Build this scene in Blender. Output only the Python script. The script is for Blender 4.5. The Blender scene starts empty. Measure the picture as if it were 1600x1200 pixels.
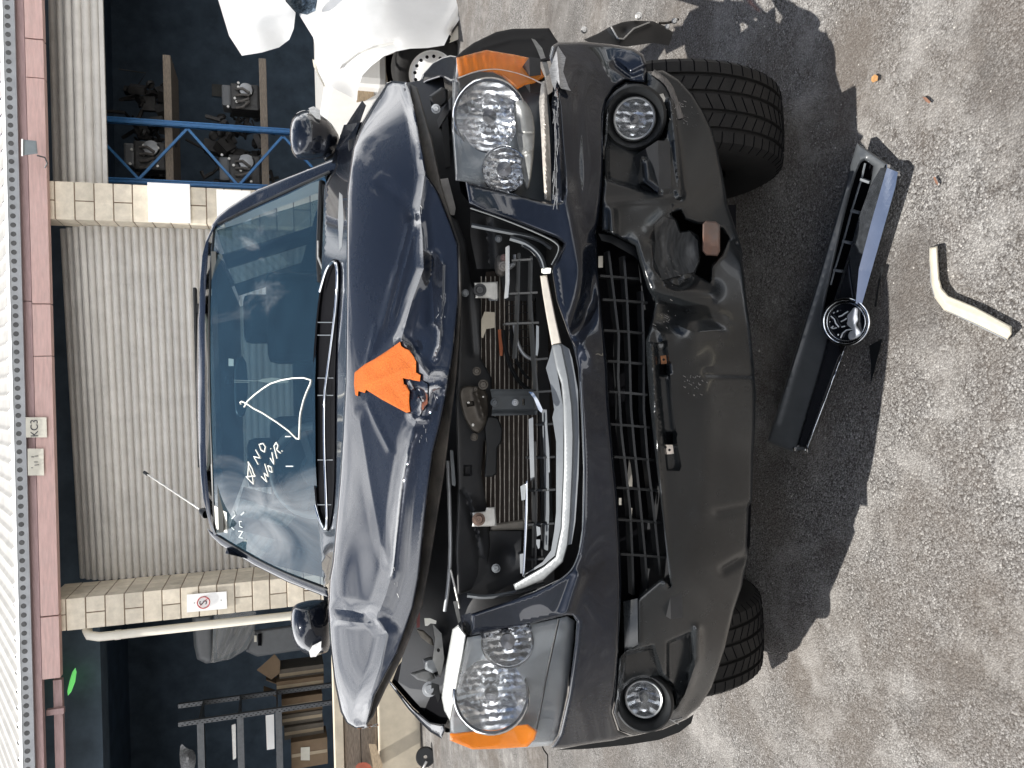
import bpy, bmesh, math, random
import numpy as np
from mathutils import Vector, Matrix
from mathutils.geometry import delaunay_2d_cdt
random.seed(7); rng = np.random.default_rng(7)
sc = bpy.context.scene
COL = sc.collection
R = math.radians

# ------------------------------------------------------------------ camera
F_PX, PITCH, ROLL, CAM_H = 1200.0, R(17.0), R(1.55), 1.45
fw = np.array([0, math.cos(PITCH), -math.sin(PITCH)])
up0 = np.array([0, math.sin(PITCH), math.cos(PITCH)])
rt0 = np.array([1.0, 0, 0])
IR = math.cos(ROLL) * rt0 - math.sin(ROLL) * up0
IU = math.sin(ROLL) * rt0 + math.cos(ROLL) * up0
CAM = np.array([0, 0, CAM_H])
cd = bpy.data.cameras.new('camera'); cam = bpy.data.objects.new('camera', cd); COL.objects.link(cam)
cd.sensor_fit = 'HORIZONTAL'; cd.sensor_width = 36.0; cd.lens = 36.0 * F_PX / 1600.0
cd.clip_start = 0.05; cd.clip_end = 2000
mx = Matrix.Identity(4)
for i in range(3):
    mx[i][0] = -IU[i]; mx[i][1] = IR[i]; mx[i][2] = -fw[i]; mx[i][3] = CAM[i]
cam.matrix_world = mx
sc.camera = cam

# ------------------------------------------------------------------ light
SUN_DIR = np.array([0.34, 0.13, -1.0]); SUN_DIR /= np.linalg.norm(SUN_DIR)
sd = bpy.data.lights.new('sun', 'SUN'); sun = bpy.data.objects.new('sun', sd); COL.objects.link(sun)
sd.energy = 5.0; sd.angle = R(0.53); sd.color = (1.0, 0.97, 0.92)
sun.rotation_euler = Vector(SUN_DIR).to_track_quat('-Z', 'Y').to_euler()
w = bpy.data.worlds.new('World'); sc.world = w; w.use_nodes = True
nt = w.node_tree; nt.nodes.clear()
def N(nt, t, **k):
    n = nt.nodes.new(t)
    for a, v in k.items():
        if a.startswith('i_'):
            n.inputs[a[2:].replace('_', ' ')].default_value = v
        else: setattr(n, a, v)
    return n
sky = N(nt, 'ShaderNodeTexSky', sky_type='NISHITA', sun_disc=False)
sky.sun_elevation = math.asin(-SUN_DIR[2]); sky.sun_rotation = math.atan2(-SUN_DIR[0], -SUN_DIR[1])
sky.air_density = 1.0; sky.dust_density = 0.6; sky.ozone_density = 1.5
tc = N(nt, 'ShaderNodeTexCoord')
sep = N(nt, 'ShaderNodeSeparateXYZ'); nt.links.new(tc.outputs['Generated'], sep.inputs[0])
zc = N(nt, 'ShaderNodeMath', operation='MAXIMUM'); nt.links.new(sep.outputs['Z'], zc.inputs[0]); zc.inputs[1].default_value = 0.02
za = N(nt, 'ShaderNodeMath', operation='ADD'); nt.links.new(zc.outputs[0], za.inputs[0]); za.inputs[1].default_value = 0.12
dv = N(nt, 'ShaderNodeVectorMath', operation='DIVIDE'); nt.links.new(tc.outputs['Generated'], dv.inputs[0])
cmb = N(nt, 'ShaderNodeCombineXYZ')
for k in range(3): nt.links.new(za.outputs[0], cmb.inputs[k])
nt.links.new(cmb.outputs[0], dv.inputs[1])
cl = N(nt, 'ShaderNodeTexNoise', noise_dimensions='3D'); cl.inputs['Scale'].default_value = 1.15; cl.inputs['Detail'].default_value = 9
cl.inputs['Roughness'].default_value = 0.58; cl.inputs['Distortion'].default_value = 0.5
off = N(nt, 'ShaderNodeVectorMath', operation='ADD'); off.inputs[1].default_value = (3.1, 7.7, 0)
nt.links.new(dv.outputs[0], off.inputs[0]); nt.links.new(off.outputs[0], cl.inputs['Vector'])
rp = N(nt, 'ShaderNodeValToRGB'); rp.color_ramp.elements[0].position = 0.50; rp.color_ramp.elements[1].position = 0.66
cx = N(nt, 'ShaderNodeMath', operation='MULTIPLY_ADD'); cx.inputs[1].default_value = -0.15
lo_ = N(nt, 'ShaderNodeMapRange'); nt.links.new(sep.outputs['Z'], lo_.inputs['Value'])   # banks of cloud crowd towards the horizon
for k_, v_ in (('From Min', .40), ('From Max', .70), ('To Min', .20), ('To Max', -.10)): lo_.inputs[k_].default_value = v_
ad_ = N(nt, 'ShaderNodeMath', operation='ADD'); nt.links.new(cl.outputs['Fac'], ad_.inputs[0]); nt.links.new(lo_.outputs[0], ad_.inputs[1])
xy_ = N(nt, 'ShaderNodeMath', operation='MULTIPLY_ADD'); xy_.inputs[1].default_value = -0.22; nt.links.new(sep.outputs['Y'], xy_.inputs[0]); nt.links.new(sep.outputs['X'], xy_.inputs[2])
nt.links.new(xy_.outputs[0], cx.inputs[0]); nt.links.new(ad_.outputs[0], cx.inputs[2])   # a cloud bank on the left and over the shed
nt.links.new(cx.outputs[0], rp.inputs[0])
mxn = N(nt, 'ShaderNodeMixRGB'); mxn.inputs[2].default_value = (36, 36, 36.5, 1)
nt.links.new(rp.outputs[0], mxn.inputs[0]); nt.links.new(sky.outputs[0], mxn.inputs[1])
bg = N(nt, 'ShaderNodeBackground'); bg.inputs['Strength'].default_value = 0.05
wo = N(nt, 'ShaderNodeOutputWorld')
nt.links.new(mxn.outputs[0], bg.inputs[0]); nt.links.new(bg.outputs[0], wo.inputs[0])
sc.view_settings.view_transform = 'Standard'; sc.view_settings.look = 'None'
sc.view_settings.exposure = 0.7; sc.view_settings.gamma = 1.0; sc.view_settings.use_curve_mapping = False

# ------------------------------------------------------------------ geometry helpers
def rays(x, y):
    x = np.asarray(x, float); y = np.asarray(y, float)
    u = (1200 - y - 600) / F_PX; v = (x - 800) / F_PX
    return fw + u[..., None] * IR - v[..., None] * IU
def P(x, y, Y):
    """the world point at distance Y in front of the photographer seen at photo pixel (x, y)"""
    d = rays(x, y)
    return CAM + d * (np.asarray(Y, float) / d[..., 1])[..., None]
def on_plane(h):
    def f(x, y):
        d = rays(x, y); return (h - CAM_H) / d[..., 2] * d[..., 1]
    return f
def through(p0, n):
    p0 = np.asarray(p0, float); n = np.asarray(n, float)
    def f(x, y):
        d = rays(x, y); return ((p0 - CAM) @ n) / (d @ n) * d[..., 1]
    return f
def plane3(a, b, c):
    a, b, c = map(np.asarray, (a, b, c)); return through(a, np.cross(b - a, c - a))
def G(x, y, h=0.0):
    return P(x, y, on_plane(h)(x, y))

class TPS:
    def __init__(s, pts):
        p = np.array(pts, float); s.c = p[:, :2] / 300.0; z = p[:, 2]; n = len(p)
        K = s.k(s.c, s.c) + 1e-9 * np.eye(n); Q = np.c_[np.ones(n), s.c]
        A = np.block([[K, Q], [Q.T, np.zeros((3, 3))]])
        s.w = np.linalg.solve(A, np.r_[z, 0, 0, 0])
    @staticmethod
    def k(a, b):
        r2 = ((a[:, None] - b[None]) ** 2).sum(-1); return 0.5 * r2 * np.log(r2 + 1e-12)
    def __call__(s, x, y):
        x = np.asarray(x, float); sh = x.shape
        q = np.c_[x.ravel(), np.asarray(y, float).ravel()] / 300.0
        return (s.k(q, s.c) @ s.w[:-3] + s.w[-3] + q @ s.w[-2:]).reshape(sh)

def seg_dist(q, poly, closed=True):
    a = np.array(poly, float); b = np.roll(a, -1, 0)
    if not closed: a, b = a[:-1], b[:-1]
    out = np.full(len(q), 1e9)
    for p, r in zip(a, b):
        d = r - p; L = d @ d
        t = np.clip(((q - p) @ d) / L, 0, 1) if L > 0 else np.zeros(len(q))
        out = np.minimum(out, np.hypot(*(q - p - t[:, None] * d).T))
    return out
def inside(q, poly):
    a = np.array(poly, float); b = np.roll(a, -1, 0); r = np.zeros(len(q), bool)
    for (x1, y1), (x2, y2) in zip(a, b):
        if y1 == y2: continue
        c = ((y1 > q[:, 1]) != (y2 > q[:, 1])) & (q[:, 0] < (x2 - x1) * (q[:, 1] - y1) / (y2 - y1) + x1)
        r ^= c
    return r
def sstep(t):
    t = np.clip(t, 0, 1); return t * t * (3 - 2 * t)

class Surf:
    """a smooth panel surface plus dents, creases and pockets (metres along the view)"""
    def __init__(s, base): s.base = base; s.mods = []
    def crease(s, pl, h, w, sharp=False): s.mods.append(('c', pl, h, w, sharp)); return s
    def dent(s, x, y, rx, ry, h): s.mods.append(('d', x, y, rx, ry, h)); return s
    def pocket(s, poly, h, w): s.mods.append(('p', poly, h, w)); return s
    def __call__(s, x, y):
        x = np.asarray(x, float); y = np.asarray(y, float); sh = x.shape
        Y = s.base(x, y).ravel().copy(); q = np.c_[x.ravel(), y.ravel()]
        for m in s.mods:
            if m[0] == 'c':
                d = seg_dist(q, m[1], False)
                # fade towards the ends
                fade = 1.0
                if m[4] == 'fold':
                    e0, e1 = np.array(m[1][0], float), np.array(m[1][-1], float); fade = sstep(np.minimum(np.hypot(*(q - e0).T), np.hypot(*(q - e1).T)) / (1.6 * m[3]))
                Y += fade * m[2] * (np.clip(1 - d / m[3], 0, 1) ** 1.35 if m[4] == 'fold' else np.exp(-np.abs(d) / m[3]) if m[4] else np.exp(-(d / m[3]) ** 2))
            elif m[0] == 'd':
                Y += m[5] * np.exp(-((q[:, 0] - m[1]) / m[3]) ** 2 - ((q[:, 1] - m[2]) / m[4]) ** 2)
            else:
                ins = inside(q, m[1]); d = seg_dist(q, m[1])
                Y += np.where(ins, m[2] * sstep(d / m[3]), 0)
        return Y.reshape(sh)
def offset(f, d):
    return lambda x, y: f(x, y) + d

def dens(poly, res, closed=True):
    out = []; n = len(poly)
    for i in range(n if closed else n - 1):
        a = np.array(poly[i], float); b = np.array(poly[(i + 1) % n], float)
        k = max(1, int(math.ceil(np.hypot(*(b - a)) / res)))
        for j in range(k): out.append(a + (b - a) * j / k)
    if not closed: out.append(np.array(poly[-1], float))
    return np.array(out)
def smooth_poly(poly, it=1, closed=True):
    p = [np.array(q, float) for q in poly]
    for _ in range(it):
        o = []; n = len(p)
        if not closed: o.append(p[0])
        for i in range(n if closed else n - 1):
            a, b = p[i], p[(i + 1) % n]; o += [a * .75 + b * .25, a * .25 + b * .75]
        if not closed: o.append(p[-1])
        p = o
    return [tuple(q) for q in p]
def ell(cx, cy, rx, ry, n=32, a0=0):
    return [(cx + rx * math.cos(a0 + 2 * math.pi * i / n), cy + ry * math.sin(a0 + 2 * math.pi * i / n)) for i in range(n)]

ORG = {}
def org(o): return ORG[o.name] if o is not None else np.zeros(3)
class MB:
    def __init__(s): s.v = []; s.f = []; s.n = 0
    def add(s, v, f):
        v = np.asarray(v, float); s.v.append(v); s.f += [tuple(int(i) + s.n for i in q) for q in f]; s.n += len(v); return s
    def box(s, c, size, rot=None):
        h = np.array(size) / 2
        v = np.array([[x, y, z] for x in (-1, 1) for y in (-1, 1) for z in (-1, 1)], float) * h
        if rot is not None: v = v @ np.array(rot).T
        return s.add(v + np.array(c), [(0, 1, 3, 2), (4, 6, 7, 5), (0, 4, 5, 1), (2, 3, 7, 6), (0, 2, 6, 4), (1, 5, 7, 3)])
    def tube(s, pts, r, k=8, cap=True, closed=False):
        p = np.array(pts, float); n = len(p)
        rr = np.full(n, r) if np.isscalar(r) else np.array(r, float)
        t = np.gradient(p, axis=0) if n > 2 else np.repeat((p[1:] - p[:1]), n, 0)
        if closed: t = np.roll(p, -1, 0) - np.roll(p, 1, 0)
        t /= np.linalg.norm(t, axis=1)[:, None] + 1e-12
        u = np.cross(t[0], [0.31, 0.17, 0.93]); u /= np.linalg.norm(u); vs = []
        for i in range(n):
            u = u - t[i] * (u @ t[i]); u /= np.linalg.norm(u); b = np.cross(t[i], u)
            for j in range(k):
                a = 2 * math.pi * j / k; vs.append(p[i] + rr[i] * (math.cos(a) * u + math.sin(a) * b))
        f = []
        for i in range(n if closed else n - 1):
            i2 = (i + 1) % n
            for j in range(k):
                j2 = (j + 1) % k; f.append((i * k + j, i * k + j2, i2 * k + j2, i2 * k + j))
        if cap and not closed: f += [tuple(range(k))[::-1], tuple((n - 1) * k + j for j in range(k))]
        return s.add(vs, f)
    def bar(s, a, b, wd, th, upv=(0, 0, 1)):
        a = np.array(a, float); b = np.array(b, float); d = b - a; L = np.linalg.norm(d); d /= L
        u = np.cross(d, upv); u /= np.linalg.norm(u); n = np.cross(u, d)
        return s.box((a + b) / 2, (L, wd, th), np.c_[d, u, n])
    def lathe(s, c, ax, prof, k=32, ph=0.0, squash=None):
        c = np.array(c, float); ax = np.array(ax, float); ax /= np.linalg.norm(ax)
        u = np.cross(ax, [0.02, 0.05, 1.0]); u /= np.linalg.norm(u); b = np.cross(ax, u); vs = []; f = []
        for r, h in prof:
            for j in range(k):
                a = 2 * math.pi * j / k + ph; vs.append(c + ax * h + r * (math.cos(a) * u + math.sin(a) * b))
        for i in range(len(prof) - 1):
            for j in range(k):
                j2 = (j + 1) % k; f.append((i * k + j, (i + 1) * k + j, (i + 1) * k + j2, i * k + j2))
        return s.add(vs, f)
    def sheet(s, outline, depth, res=6, holes=(), thick=0.02, roll=None, jit=0.0):
        if not callable(depth): dd = depth; depth = lambda x, y: np.full(np.shape(x), float(dd))
        loops = [dens(outline, res)] + [dens(h, res) for h in holes]
        o = loops[0]; lo = o.min(0); hi = o.max(0)
        rings = []; keep = res * .55
        if roll:
            for l in loops:
                # inward normal from the sign of the area; holes get the opposite side
                tg = np.roll(l, -1, 0) - np.roll(l, 1, 0); tg /= np.linalg.norm(tg, axis=1)[:, None] + 1e-9
                nn = np.c_[-tg[:, 1], tg[:, 0]]
                tst = inside(l + nn * .05, loops[0])
                for h in loops[1:]: tst &= ~inside(l + nn * .05, h)
                if tst.mean() < .5: nn = -nn
                for k_ in (.3, .65, 1.0):
                    q_ = l + nn * roll[0] * k_
                    dmin = np.min([seg_dist(q_, m_) for m_ in loops], 0)
                    ok = (dmin > roll[0] * k_ * .9) & inside(q_, loops[0])
                    for h in loops[1:]: ok &= ~inside(q_, h)
                    rings.append(q_[ok])
            keep = roll[0] + res * .5
        feats = [m_ for m_ in getattr(depth, 'mods', []) if m_[0] == 'p']
        for m_ in feats:
            l = dens(m_[1], res); tg = np.roll(l, -1, 0) - np.roll(l, 1, 0); tg /= np.linalg.norm(tg, axis=1)[:, None] + 1e-9
            nn = np.c_[-tg[:, 1], tg[:, 0]]
            if inside(l + nn * .05, m_[1]).mean() < .5: nn = -nn
            for k_ in (0, .35, .7, 1.05):
                q_ = l + nn * m_[3] * k_; ok = inside(q_, loops[0]) & (np.min([seg_dist(q_, z_) for z_ in loops], 0) > keep)
                if k_: ok &= seg_dist(q_, m_[1]) > m_[3] * k_ * .9
                for h in loops[1:]: ok &= ~inside(q_, h)
                rings.append(q_[ok])
        folds = [m_ for m_ in getattr(depth, 'mods', []) if m_[0] == 'c' and m_[4]]
        acc = []
        for m_ in folds:
            l = dens(m_[1], res * .8, False); tg = np.gradient(l, axis=0); tg /= np.linalg.norm(tg, axis=1)[:, None] + 1e-9
            nn = np.c_[-tg[:, 1], tg[:, 0]]
            for k_ in (0, .5, -.5):
                q_ = l + nn * res * k_ * 1.3; ok = inside(q_, loops[0]) & (np.min([seg_dist(q_, z_) for z_ in loops], 0) > keep)
                for h in loops[1:]: ok &= ~inside(q_, h)
                q_ = q_[ok]
                if len(acc) and len(q_):
                    A_ = np.concatenate(acc); q_ = q_[np.hypot(q_[:, None, 0] - A_[None, :, 0], q_[:, None, 1] - A_[None, :, 1]).min(1) > res * .45]
                if len(q_): acc.append(q_)
        rings += acc
        gx = np.arange(lo[0], hi[0], res); gy = np.arange(lo[1], hi[1], res * .87)
        if len(gx) and len(gy):
            X, Y = np.meshgrid(gx, gy); X = X + (np.arange(len(gy)) % 2)[:, None] * res / 2
            q = np.c_[X.ravel(), Y.ravel()]
            if jit: q = q + rng.normal(0, jit * res, q.shape)
            m = inside(q, loops[0]) & (seg_dist(q, loops[0]) > keep)
            for h in loops[1:]: m &= ~inside(q, h) & (seg_dist(q, h) > keep)
            q = q[m]
            for m_ in folds: q = q[seg_dist(q, m_[1], False) > res * 1.1]
            for m_ in feats:
                sd_ = seg_dist(q, m_[1]); q = q[~((sd_ < res * .5) | (inside(q, m_[1]) & (sd_ < m_[3] * 1.05 + res * .5)))]
        else: q = np.zeros((0, 2))
        pts = np.concatenate(loops + [q] + rings); ed = []; b = 0
        for l in loops:
            ed += [(b + i, b + (i + 1) % len(l)) for i in range(len(l))]; b += len(l)
        vo, eo, fo, *_ = delaunay_2d_cdt([Vector(p) for p in pts], ed, [], 0, 1e-5)
        V = np.array([tuple(p) for p in vo]); T = np.array([f for f in fo])
        cen = V[T].mean(1); m = inside(cen, loops[0])
        for h in loops[1:]: m &= ~inside(cen, h)
        T = T[m]
        a, bb, c = V[T[:, 0]], V[T[:, 1]], V[T[:, 2]]
        ar = (bb - a)[:, 0] * (c - a)[:, 1] - (bb - a)[:, 1] * (c - a)[:, 0]
        T = T[np.abs(ar) > 1e-6]; ar = ar[np.abs(ar) > 1e-6]
        T = np.where((ar > 0)[:, None], T[:, ::-1], T)
        D = depth(V[:, 0], V[:, 1])
        if roll:
            bd = np.min([seg_dist(V, l) for l in loops], 0); D = D + roll[1] * (1 - np.clip(bd / roll[0], 0, 1)) ** 2
        W = P(V[:, 0], V[:, 1], D)
        # faces wound so that they face the camera
        n = np.cross(W[T[0, 1]] - W[T[0, 0]], W[T[0, 2]] - W[T[0, 0]])
        if n @ (W[T[0, 0]] - CAM) > 0: T = T[:, ::-1]
        F = [tuple(t) for t in T]
        if thick:
            cnt = {}
            for t in F:
                for i in range(3):
                    e = (t[i], t[(i + 1) % 3]); cnt[e] = 1
            be = [e for e in cnt if (e[1], e[0]) not in cnt]
            bv = sorted({i for e in be for i in e}); mp = {j: len(W) + i for i, j in enumerate(bv)}
            back = W[bv] + thick * (W[bv] - CAM) / np.linalg.norm(W[bv] - CAM, axis=1)[:, None]
            W = np.r_[W, back]
            F += [(e[1], e[0], mp[e[0]], mp[e[1]]) for e in be]
        return s.add(W, F)
    def build(s, name, mat, parent=None, smooth=None, bevel=0, label=None, kind=None, cat=None, group=None, loc=None):
        v = np.concatenate(s.v)
        o0 = org(parent)
        if parent is None and loc is None:
            loc = np.array([(v[:, 0].min() + v[:, 0].max()) / 2, (v[:, 1].min() + v[:, 1].max()) / 2, v[:, 2].min()])
        L = np.array(loc) if (parent is None) else o0
        me = bpy.data.meshes.new(name); me.from_pydata((v - L).tolist(), [], s.f); me.update()
        if bevel:
            bm = bmesh.new(); bm.from_mesh(me)
            bmesh.ops.bevel(bm, geom=[e for e in bm.edges if len(e.link_faces) == 2 and e.calc_face_angle(0) > .5], offset=bevel, segments=2, affect='EDGES', profile=.6)
            bm.to_mesh(me); bm.free()
        if smooth:
            me.polygons.foreach_set('use_smooth', [True] * len(me.polygons))
            me.set_sharp_from_angle(angle=R(smooth))
        for m_ in (mat if isinstance(mat, (list, tuple)) else [mat]): me.materials.append(m_)
        o = bpy.data.objects.new(name, me); COL.objects.link(o)
        if parent is None: o.location = L.tolist()
        else: o.parent = parent
        ORG[o.name] = L
        if label: o['label'] = label
        if cat: o['category'] = cat
        if group: o['group'] = group
        if kind: o['kind'] = kind
        return o
def thing(name, label, cat, loc, group=None):
    o = bpy.data.objects.new(name, None); COL.objects.link(o); o.location = tuple(loc); o.empty_display_size = .1
    ORG[o.name] = np.array(loc, float); o['label'] = label; o['category'] = cat
    if group: o['group'] = group
    return o
def dup(o, loc, parent=None, **props):
    c = o.copy(); COL.objects.link(c); c.parent = parent; ORG[c.name] = np.array(loc, float)
    c.location = tuple(np.array(loc) - org(parent))
    for k, v in props.items(): c[k] = v
    return c

# ------------------------------------------------------------------ materials
MATS = {}
def M(name, col, rough=.5, metal=0., var=.12, scale=14., bump=0., bscale=None, coat=0., spec=.5, dust=0., rvar=0., det=6, stretch=None, dcol=(.30, .27, .24), coat_ior=1.5, objrand=0.):
    if name in MATS: return MATS[name]
    m = bpy.data.materials.new(name); m.use_nodes = True; t = m.node_tree; b = t.nodes['Principled BSDF']
    b.inputs['Roughness'].default_value = rough; b.inputs['Metallic'].default_value = metal
    b.inputs['Coat Weight'].default_value = coat; b.inputs['Coat Roughness'].default_value = .03; b.inputs['Coat IOR'].default_value = coat_ior
    b.inputs['Specular IOR Level'].default_value = spec
    g = N(t, 'ShaderNodeNewGeometry')
    vec = g.outputs['Position']
    if stretch:
        mp = N(t, 'ShaderNodeMapping'); mp.inputs['Scale'].default_value = stretch; t.links.new(vec, mp.inputs[0]); vec = mp.outputs[0]
    n = N(t, 'ShaderNodeTexNoise'); n.inputs['Scale'].default_value = scale; n.inputs['Detail'].default_value = det; n.inputs['Roughness'].default_value = .62
    t.links.new(vec, n.inputs['Vector'])
    r = N(t, 'ShaderNodeValToRGB'); r.color_ramp.elements[0].position = .3; r.color_ramp.elements[1].position = .72
    c = np.array(col); r.color_ramp.elements[0].color = tuple(c * (1 - var)) + (1,); r.color_ramp.elements[1].color = tuple(np.minimum(c * (1 + var), .95)) + (1,)
    t.links.new(n.outputs['Fac'], r.inputs[0]); out = r.outputs[0]
    if dust:
        n2 = N(t, 'ShaderNodeTexNoise'); n2.inputs['Scale'].default_value = 5.5; n2.inputs['Detail'].default_value = 8; n2.inputs['Roughness'].default_value = .7
        t.links.new(g.outputs['Position'], n2.inputs['Vector'])
        r2 = N(t, 'ShaderNodeValToRGB'); r2.color_ramp.elements[0].position = .45; r2.color_ramp.elements[1].position = .8
        r2.color_ramp.elements[1].color = (dust, dust, dust, 1); r2.color_ramp.elements[0].color = (dust * .12,) * 3 + (1,)
        t.links.new(n2.outputs['Fac'], r2.inputs[0])
        mm = N(t, 'ShaderNodeMixRGB'); t.links.new(r2.outputs[0], mm.inputs[0]); t.links.new(out, mm.inputs[1]); mm.inputs[2].default_value = tuple(dcol) + (1,); out = mm.outputs[0]
    if objrand:
        oi = N(t, 'ShaderNodeObjectInfo'); mr_ = N(t, 'ShaderNodeMapRange'); mr_.inputs['To Min'].default_value = 1 - objrand; mr_.inputs['To Max'].default_value = 1 + objrand * .4
        t.links.new(oi.outputs['Random'], mr_.inputs['Value']); ml = N(t, 'ShaderNodeMixRGB', blend_type='MULTIPLY'); ml.inputs[0].default_value = 1
        t.links.new(out, ml.inputs[1]); t.links.new(mr_.outputs[0], ml.inputs[2]); out = ml.outputs[0]
    t.links.new(out, b.inputs['Base Color'])
    if rvar:
        rr = N(t, 'ShaderNodeMapRange'); rr.inputs['To Min'].default_value = max(0, rough - rvar); rr.inputs['To Max'].default_value = rough + rvar
        t.links.new(n.outputs['Fac'], rr.inputs['Value']); t.links.new(rr.outputs[0], b.inputs['Roughness'])
    if bump:
        n3 = N(t, 'ShaderNodeTexNoise'); n3.inputs['Scale'].default_value = bscale or scale * 6; n3.inputs['Detail'].default_value = 4
        t.links.new(vec, n3.inputs['Vector'])
        bp = N(t, 'ShaderNodeBump'); bp.inputs['Strength'].default_value = min(1, bump); bp.inputs['Distance'].default_value = .004
        t.links.new(n3.outputs['Fac'], bp.inputs['Height']); t.links.new(bp.outputs[0], b.inputs['Normal'])
    MATS[name] = m; return m
def glass(name, tint, ior=1.5, rough=0.0, film=0.0, fcol=(.6, .6, .58)):
    m = bpy.data.materials.new(name); m.use_nodes = True; t = m.node_tree; t.nodes.clear()
    tr = N(t, 'ShaderNodeBsdfTransparent'); tr.inputs[0].default_value = tuple(tint) + (1,)
    gl = N(t, 'ShaderNodeBsdfGlossy'); gl.inputs['Roughness'].default_value = rough; gl.inputs[0].default_value = (1, 1, 1, 1)
    fr = N(t, 'ShaderNodeFresnel'); fr.inputs[0].default_value = ior
    mx = N(t, 'ShaderNodeMixShader'); t.links.new(fr.outputs[0], mx.inputs[0]); t.links.new(tr.outputs[0], mx.inputs[1]); t.links.new(gl.outputs[0], mx.inputs[2])
    o = N(t, 'ShaderNodeOutputMaterial'); last = mx.outputs[0]
    if film:
        df = N(t, 'ShaderNodeBsdfDiffuse'); df.inputs[0].default_value = tuple(fcol) + (1,)
        g = N(t, 'ShaderNodeNewGeometry'); n = N(t, 'ShaderNodeTexNoise'); n.inputs['Scale'].default_value = 9; n.inputs['Detail'].default_value = 8
        t.links.new(g.outputs['Position'], n.inputs['Vector'])
        mr = N(t, 'ShaderNodeMapRange'); mr.inputs['From Min'].default_value = .35; mr.inputs['From Max'].default_value = .75; mr.inputs['To Min'].default_value = film * .7; mr.inputs['To Max'].default_value = film
        t.links.new(n.outputs['Fac'], mr.inputs['Value'])
        m2 = N(t, 'ShaderNodeMixShader'); t.links.new(mr.outputs[0], m2.inputs[0]); t.links.new(last, m2.inputs[1]); t.links.new(df.outputs[0], m2.inputs[2]); last = m2.outputs[0]
    t.links.new(last, o.inputs[0]); return m
PAINT = M('black_car_paint', (.006, .008, .0135), .34, .2, .15, 60, coat=1., coat_ior=1.52, spec=.05, dust=.025, dcol=(.16, .15, .14))
PLASTIC = M('bumper_plastic', (.009, .0105, .0118), .25, 0, .18, 30, bump=.05, bscale=500, dust=.08, dcol=(.05, .05, .05), spec=.5, rvar=.08, coat=.2)
PLASTIC_D = M('dark_plastic', (.009, .010, .011), .45, 0, .2, 25, dust=.10, dcol=(.05, .047, .043), spec=.35)
RUBBER = M('tyre_rubber', (.009, .0087, .0087), .72, 0, .2, 30, bump=.3, bscale=300, dust=.4, dcol=(.045, .041, .037), spec=.25)
BAYBLK = M('engine_bay_black', (.012, .013, .015), .5, 0, .3, 20, dust=.35, dcol=(.045, .04, .036))
METAL = M('bare_steel', (.42, .41, .39), .38, .8, .2, 40, rvar=.12)
ALU = M('dull_aluminium', (.55, .54, .51), .45, .6, .15, 50, bump=.1)
CHROME = M('chrome', (.82, .84, .86), .06, 1., .05, 20, rvar=.04)
REFLECT = M('lamp_reflector', (.90, .91, .92), .27, 1., .03, 20)
SILVER = M('silver_grille_paint', (.20, .21, .215), .4, .35, .05, 40)
GREYPL = M('grey_grille_plastic', (.13, .14, .15), .4, .1, .1, 40)
def amber():
    m = bpy.data.materials.new('amber_lens'); m.use_nodes = True; b = m.node_tree.nodes['Principled BSDF']; t = m.node_tree
    b.inputs['Roughness'].default_value = .3; b.inputs['Coat Weight'].default_value = .25
    g = N(t, 'ShaderNodeNewGeometry'); wv = N(t, 'ShaderNodeTexWave'); wv.inputs['Scale'].default_value = 60; wv.inputs['Distortion'].default_value = .4
    t.links.new(g.outputs['Position'], wv.inputs['Vector'])
    r = N(t, 'ShaderNodeValToRGB'); r.color_ramp.elements[0].color = (.75, .13, .008, 1); r.color_ramp.elements[1].color = (.85, .24, .02, 1)
    t.links.new(wv.outputs['Fac'], r.inputs[0]); t.links.new(r.outputs[0], b.inputs['Base Color'])
    b.inputs['Subsurface Weight'].default_value = .0
    bp = N(t, 'ShaderNodeBump'); bp.inputs['Strength'].default_value = .25; bp.inputs['Distance'].default_value = .002
    t.links.new(wv.outputs['Fac'], bp.inputs['Height']); t.links.new(bp.outputs[0], b.inputs['Normal'])
    return m
AMBER = glass('amber_glass', (1.0, .42, .08), 1.4, .02, .45, (.95, .30, .035))
LENS = glass('clear_lens', (.96, .97, .98), 1.3, 0.0, .03)
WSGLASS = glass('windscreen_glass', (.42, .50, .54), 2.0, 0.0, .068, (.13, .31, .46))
SIDEGLASS = glass('side_glass', (.35, .42, .42), 1.5)
WHITEPAINT = M('white_marker', (.78, .77, .70), .6, 0, .04, 20)
PAPER = M('cream_card', (.62, .59, .50), .7, 0, .08, 9)
RUST = M('rusty_iron', (.20, .085, .035), .75, .2, .6, 60, bump=.4)
RUSTGREY = M('rust_streaked_bracket', (.085, .08, .078), .6, .3, .25, 18, dust=.8, dcol=(.22, .075, .025))
ORANGE = M('orange_fibre', (.43, .105, .018), .85, 0, .42, 300, bump=1.0, bscale=220, dust=.8, dcol=(.24, .05, .01), spec=.2)
BLUE = M('blue_rack_paint', (.035, .17, .40), .45, 0, .15, 20)
WOOD = M('weathered_timber', (.42, .32, .21), .75, 0, .3, 8, bump=.4, stretch=(3, 3, 14))
WOOD_D = M('grey_timber', (.22, .18, .14), .8, 0, .35, 7, bump=.4, stretch=(2, 6, 12))
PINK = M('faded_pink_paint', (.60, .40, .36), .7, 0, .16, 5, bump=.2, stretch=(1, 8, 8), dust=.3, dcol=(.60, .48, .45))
PINK_D = M('dark_mauve_paint', (.40, .275, .27), .7, 0, .18, 6, bump=.2, stretch=(1, 8, 8), dust=.25, dcol=(.30, .22, .21))  # darker mauve of the upper fascia boards and battens
BLOCK = M('concrete_block', (.70, .63, .51), .9, 0, .16, 9, bump=.6, bscale=120, dust=.45, dcol=(.50, .42, .32), objrand=.16)
MORTAR = M('mortar', (.24, .18, .13), .95, 0, .25, 30, bump=.5)
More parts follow.
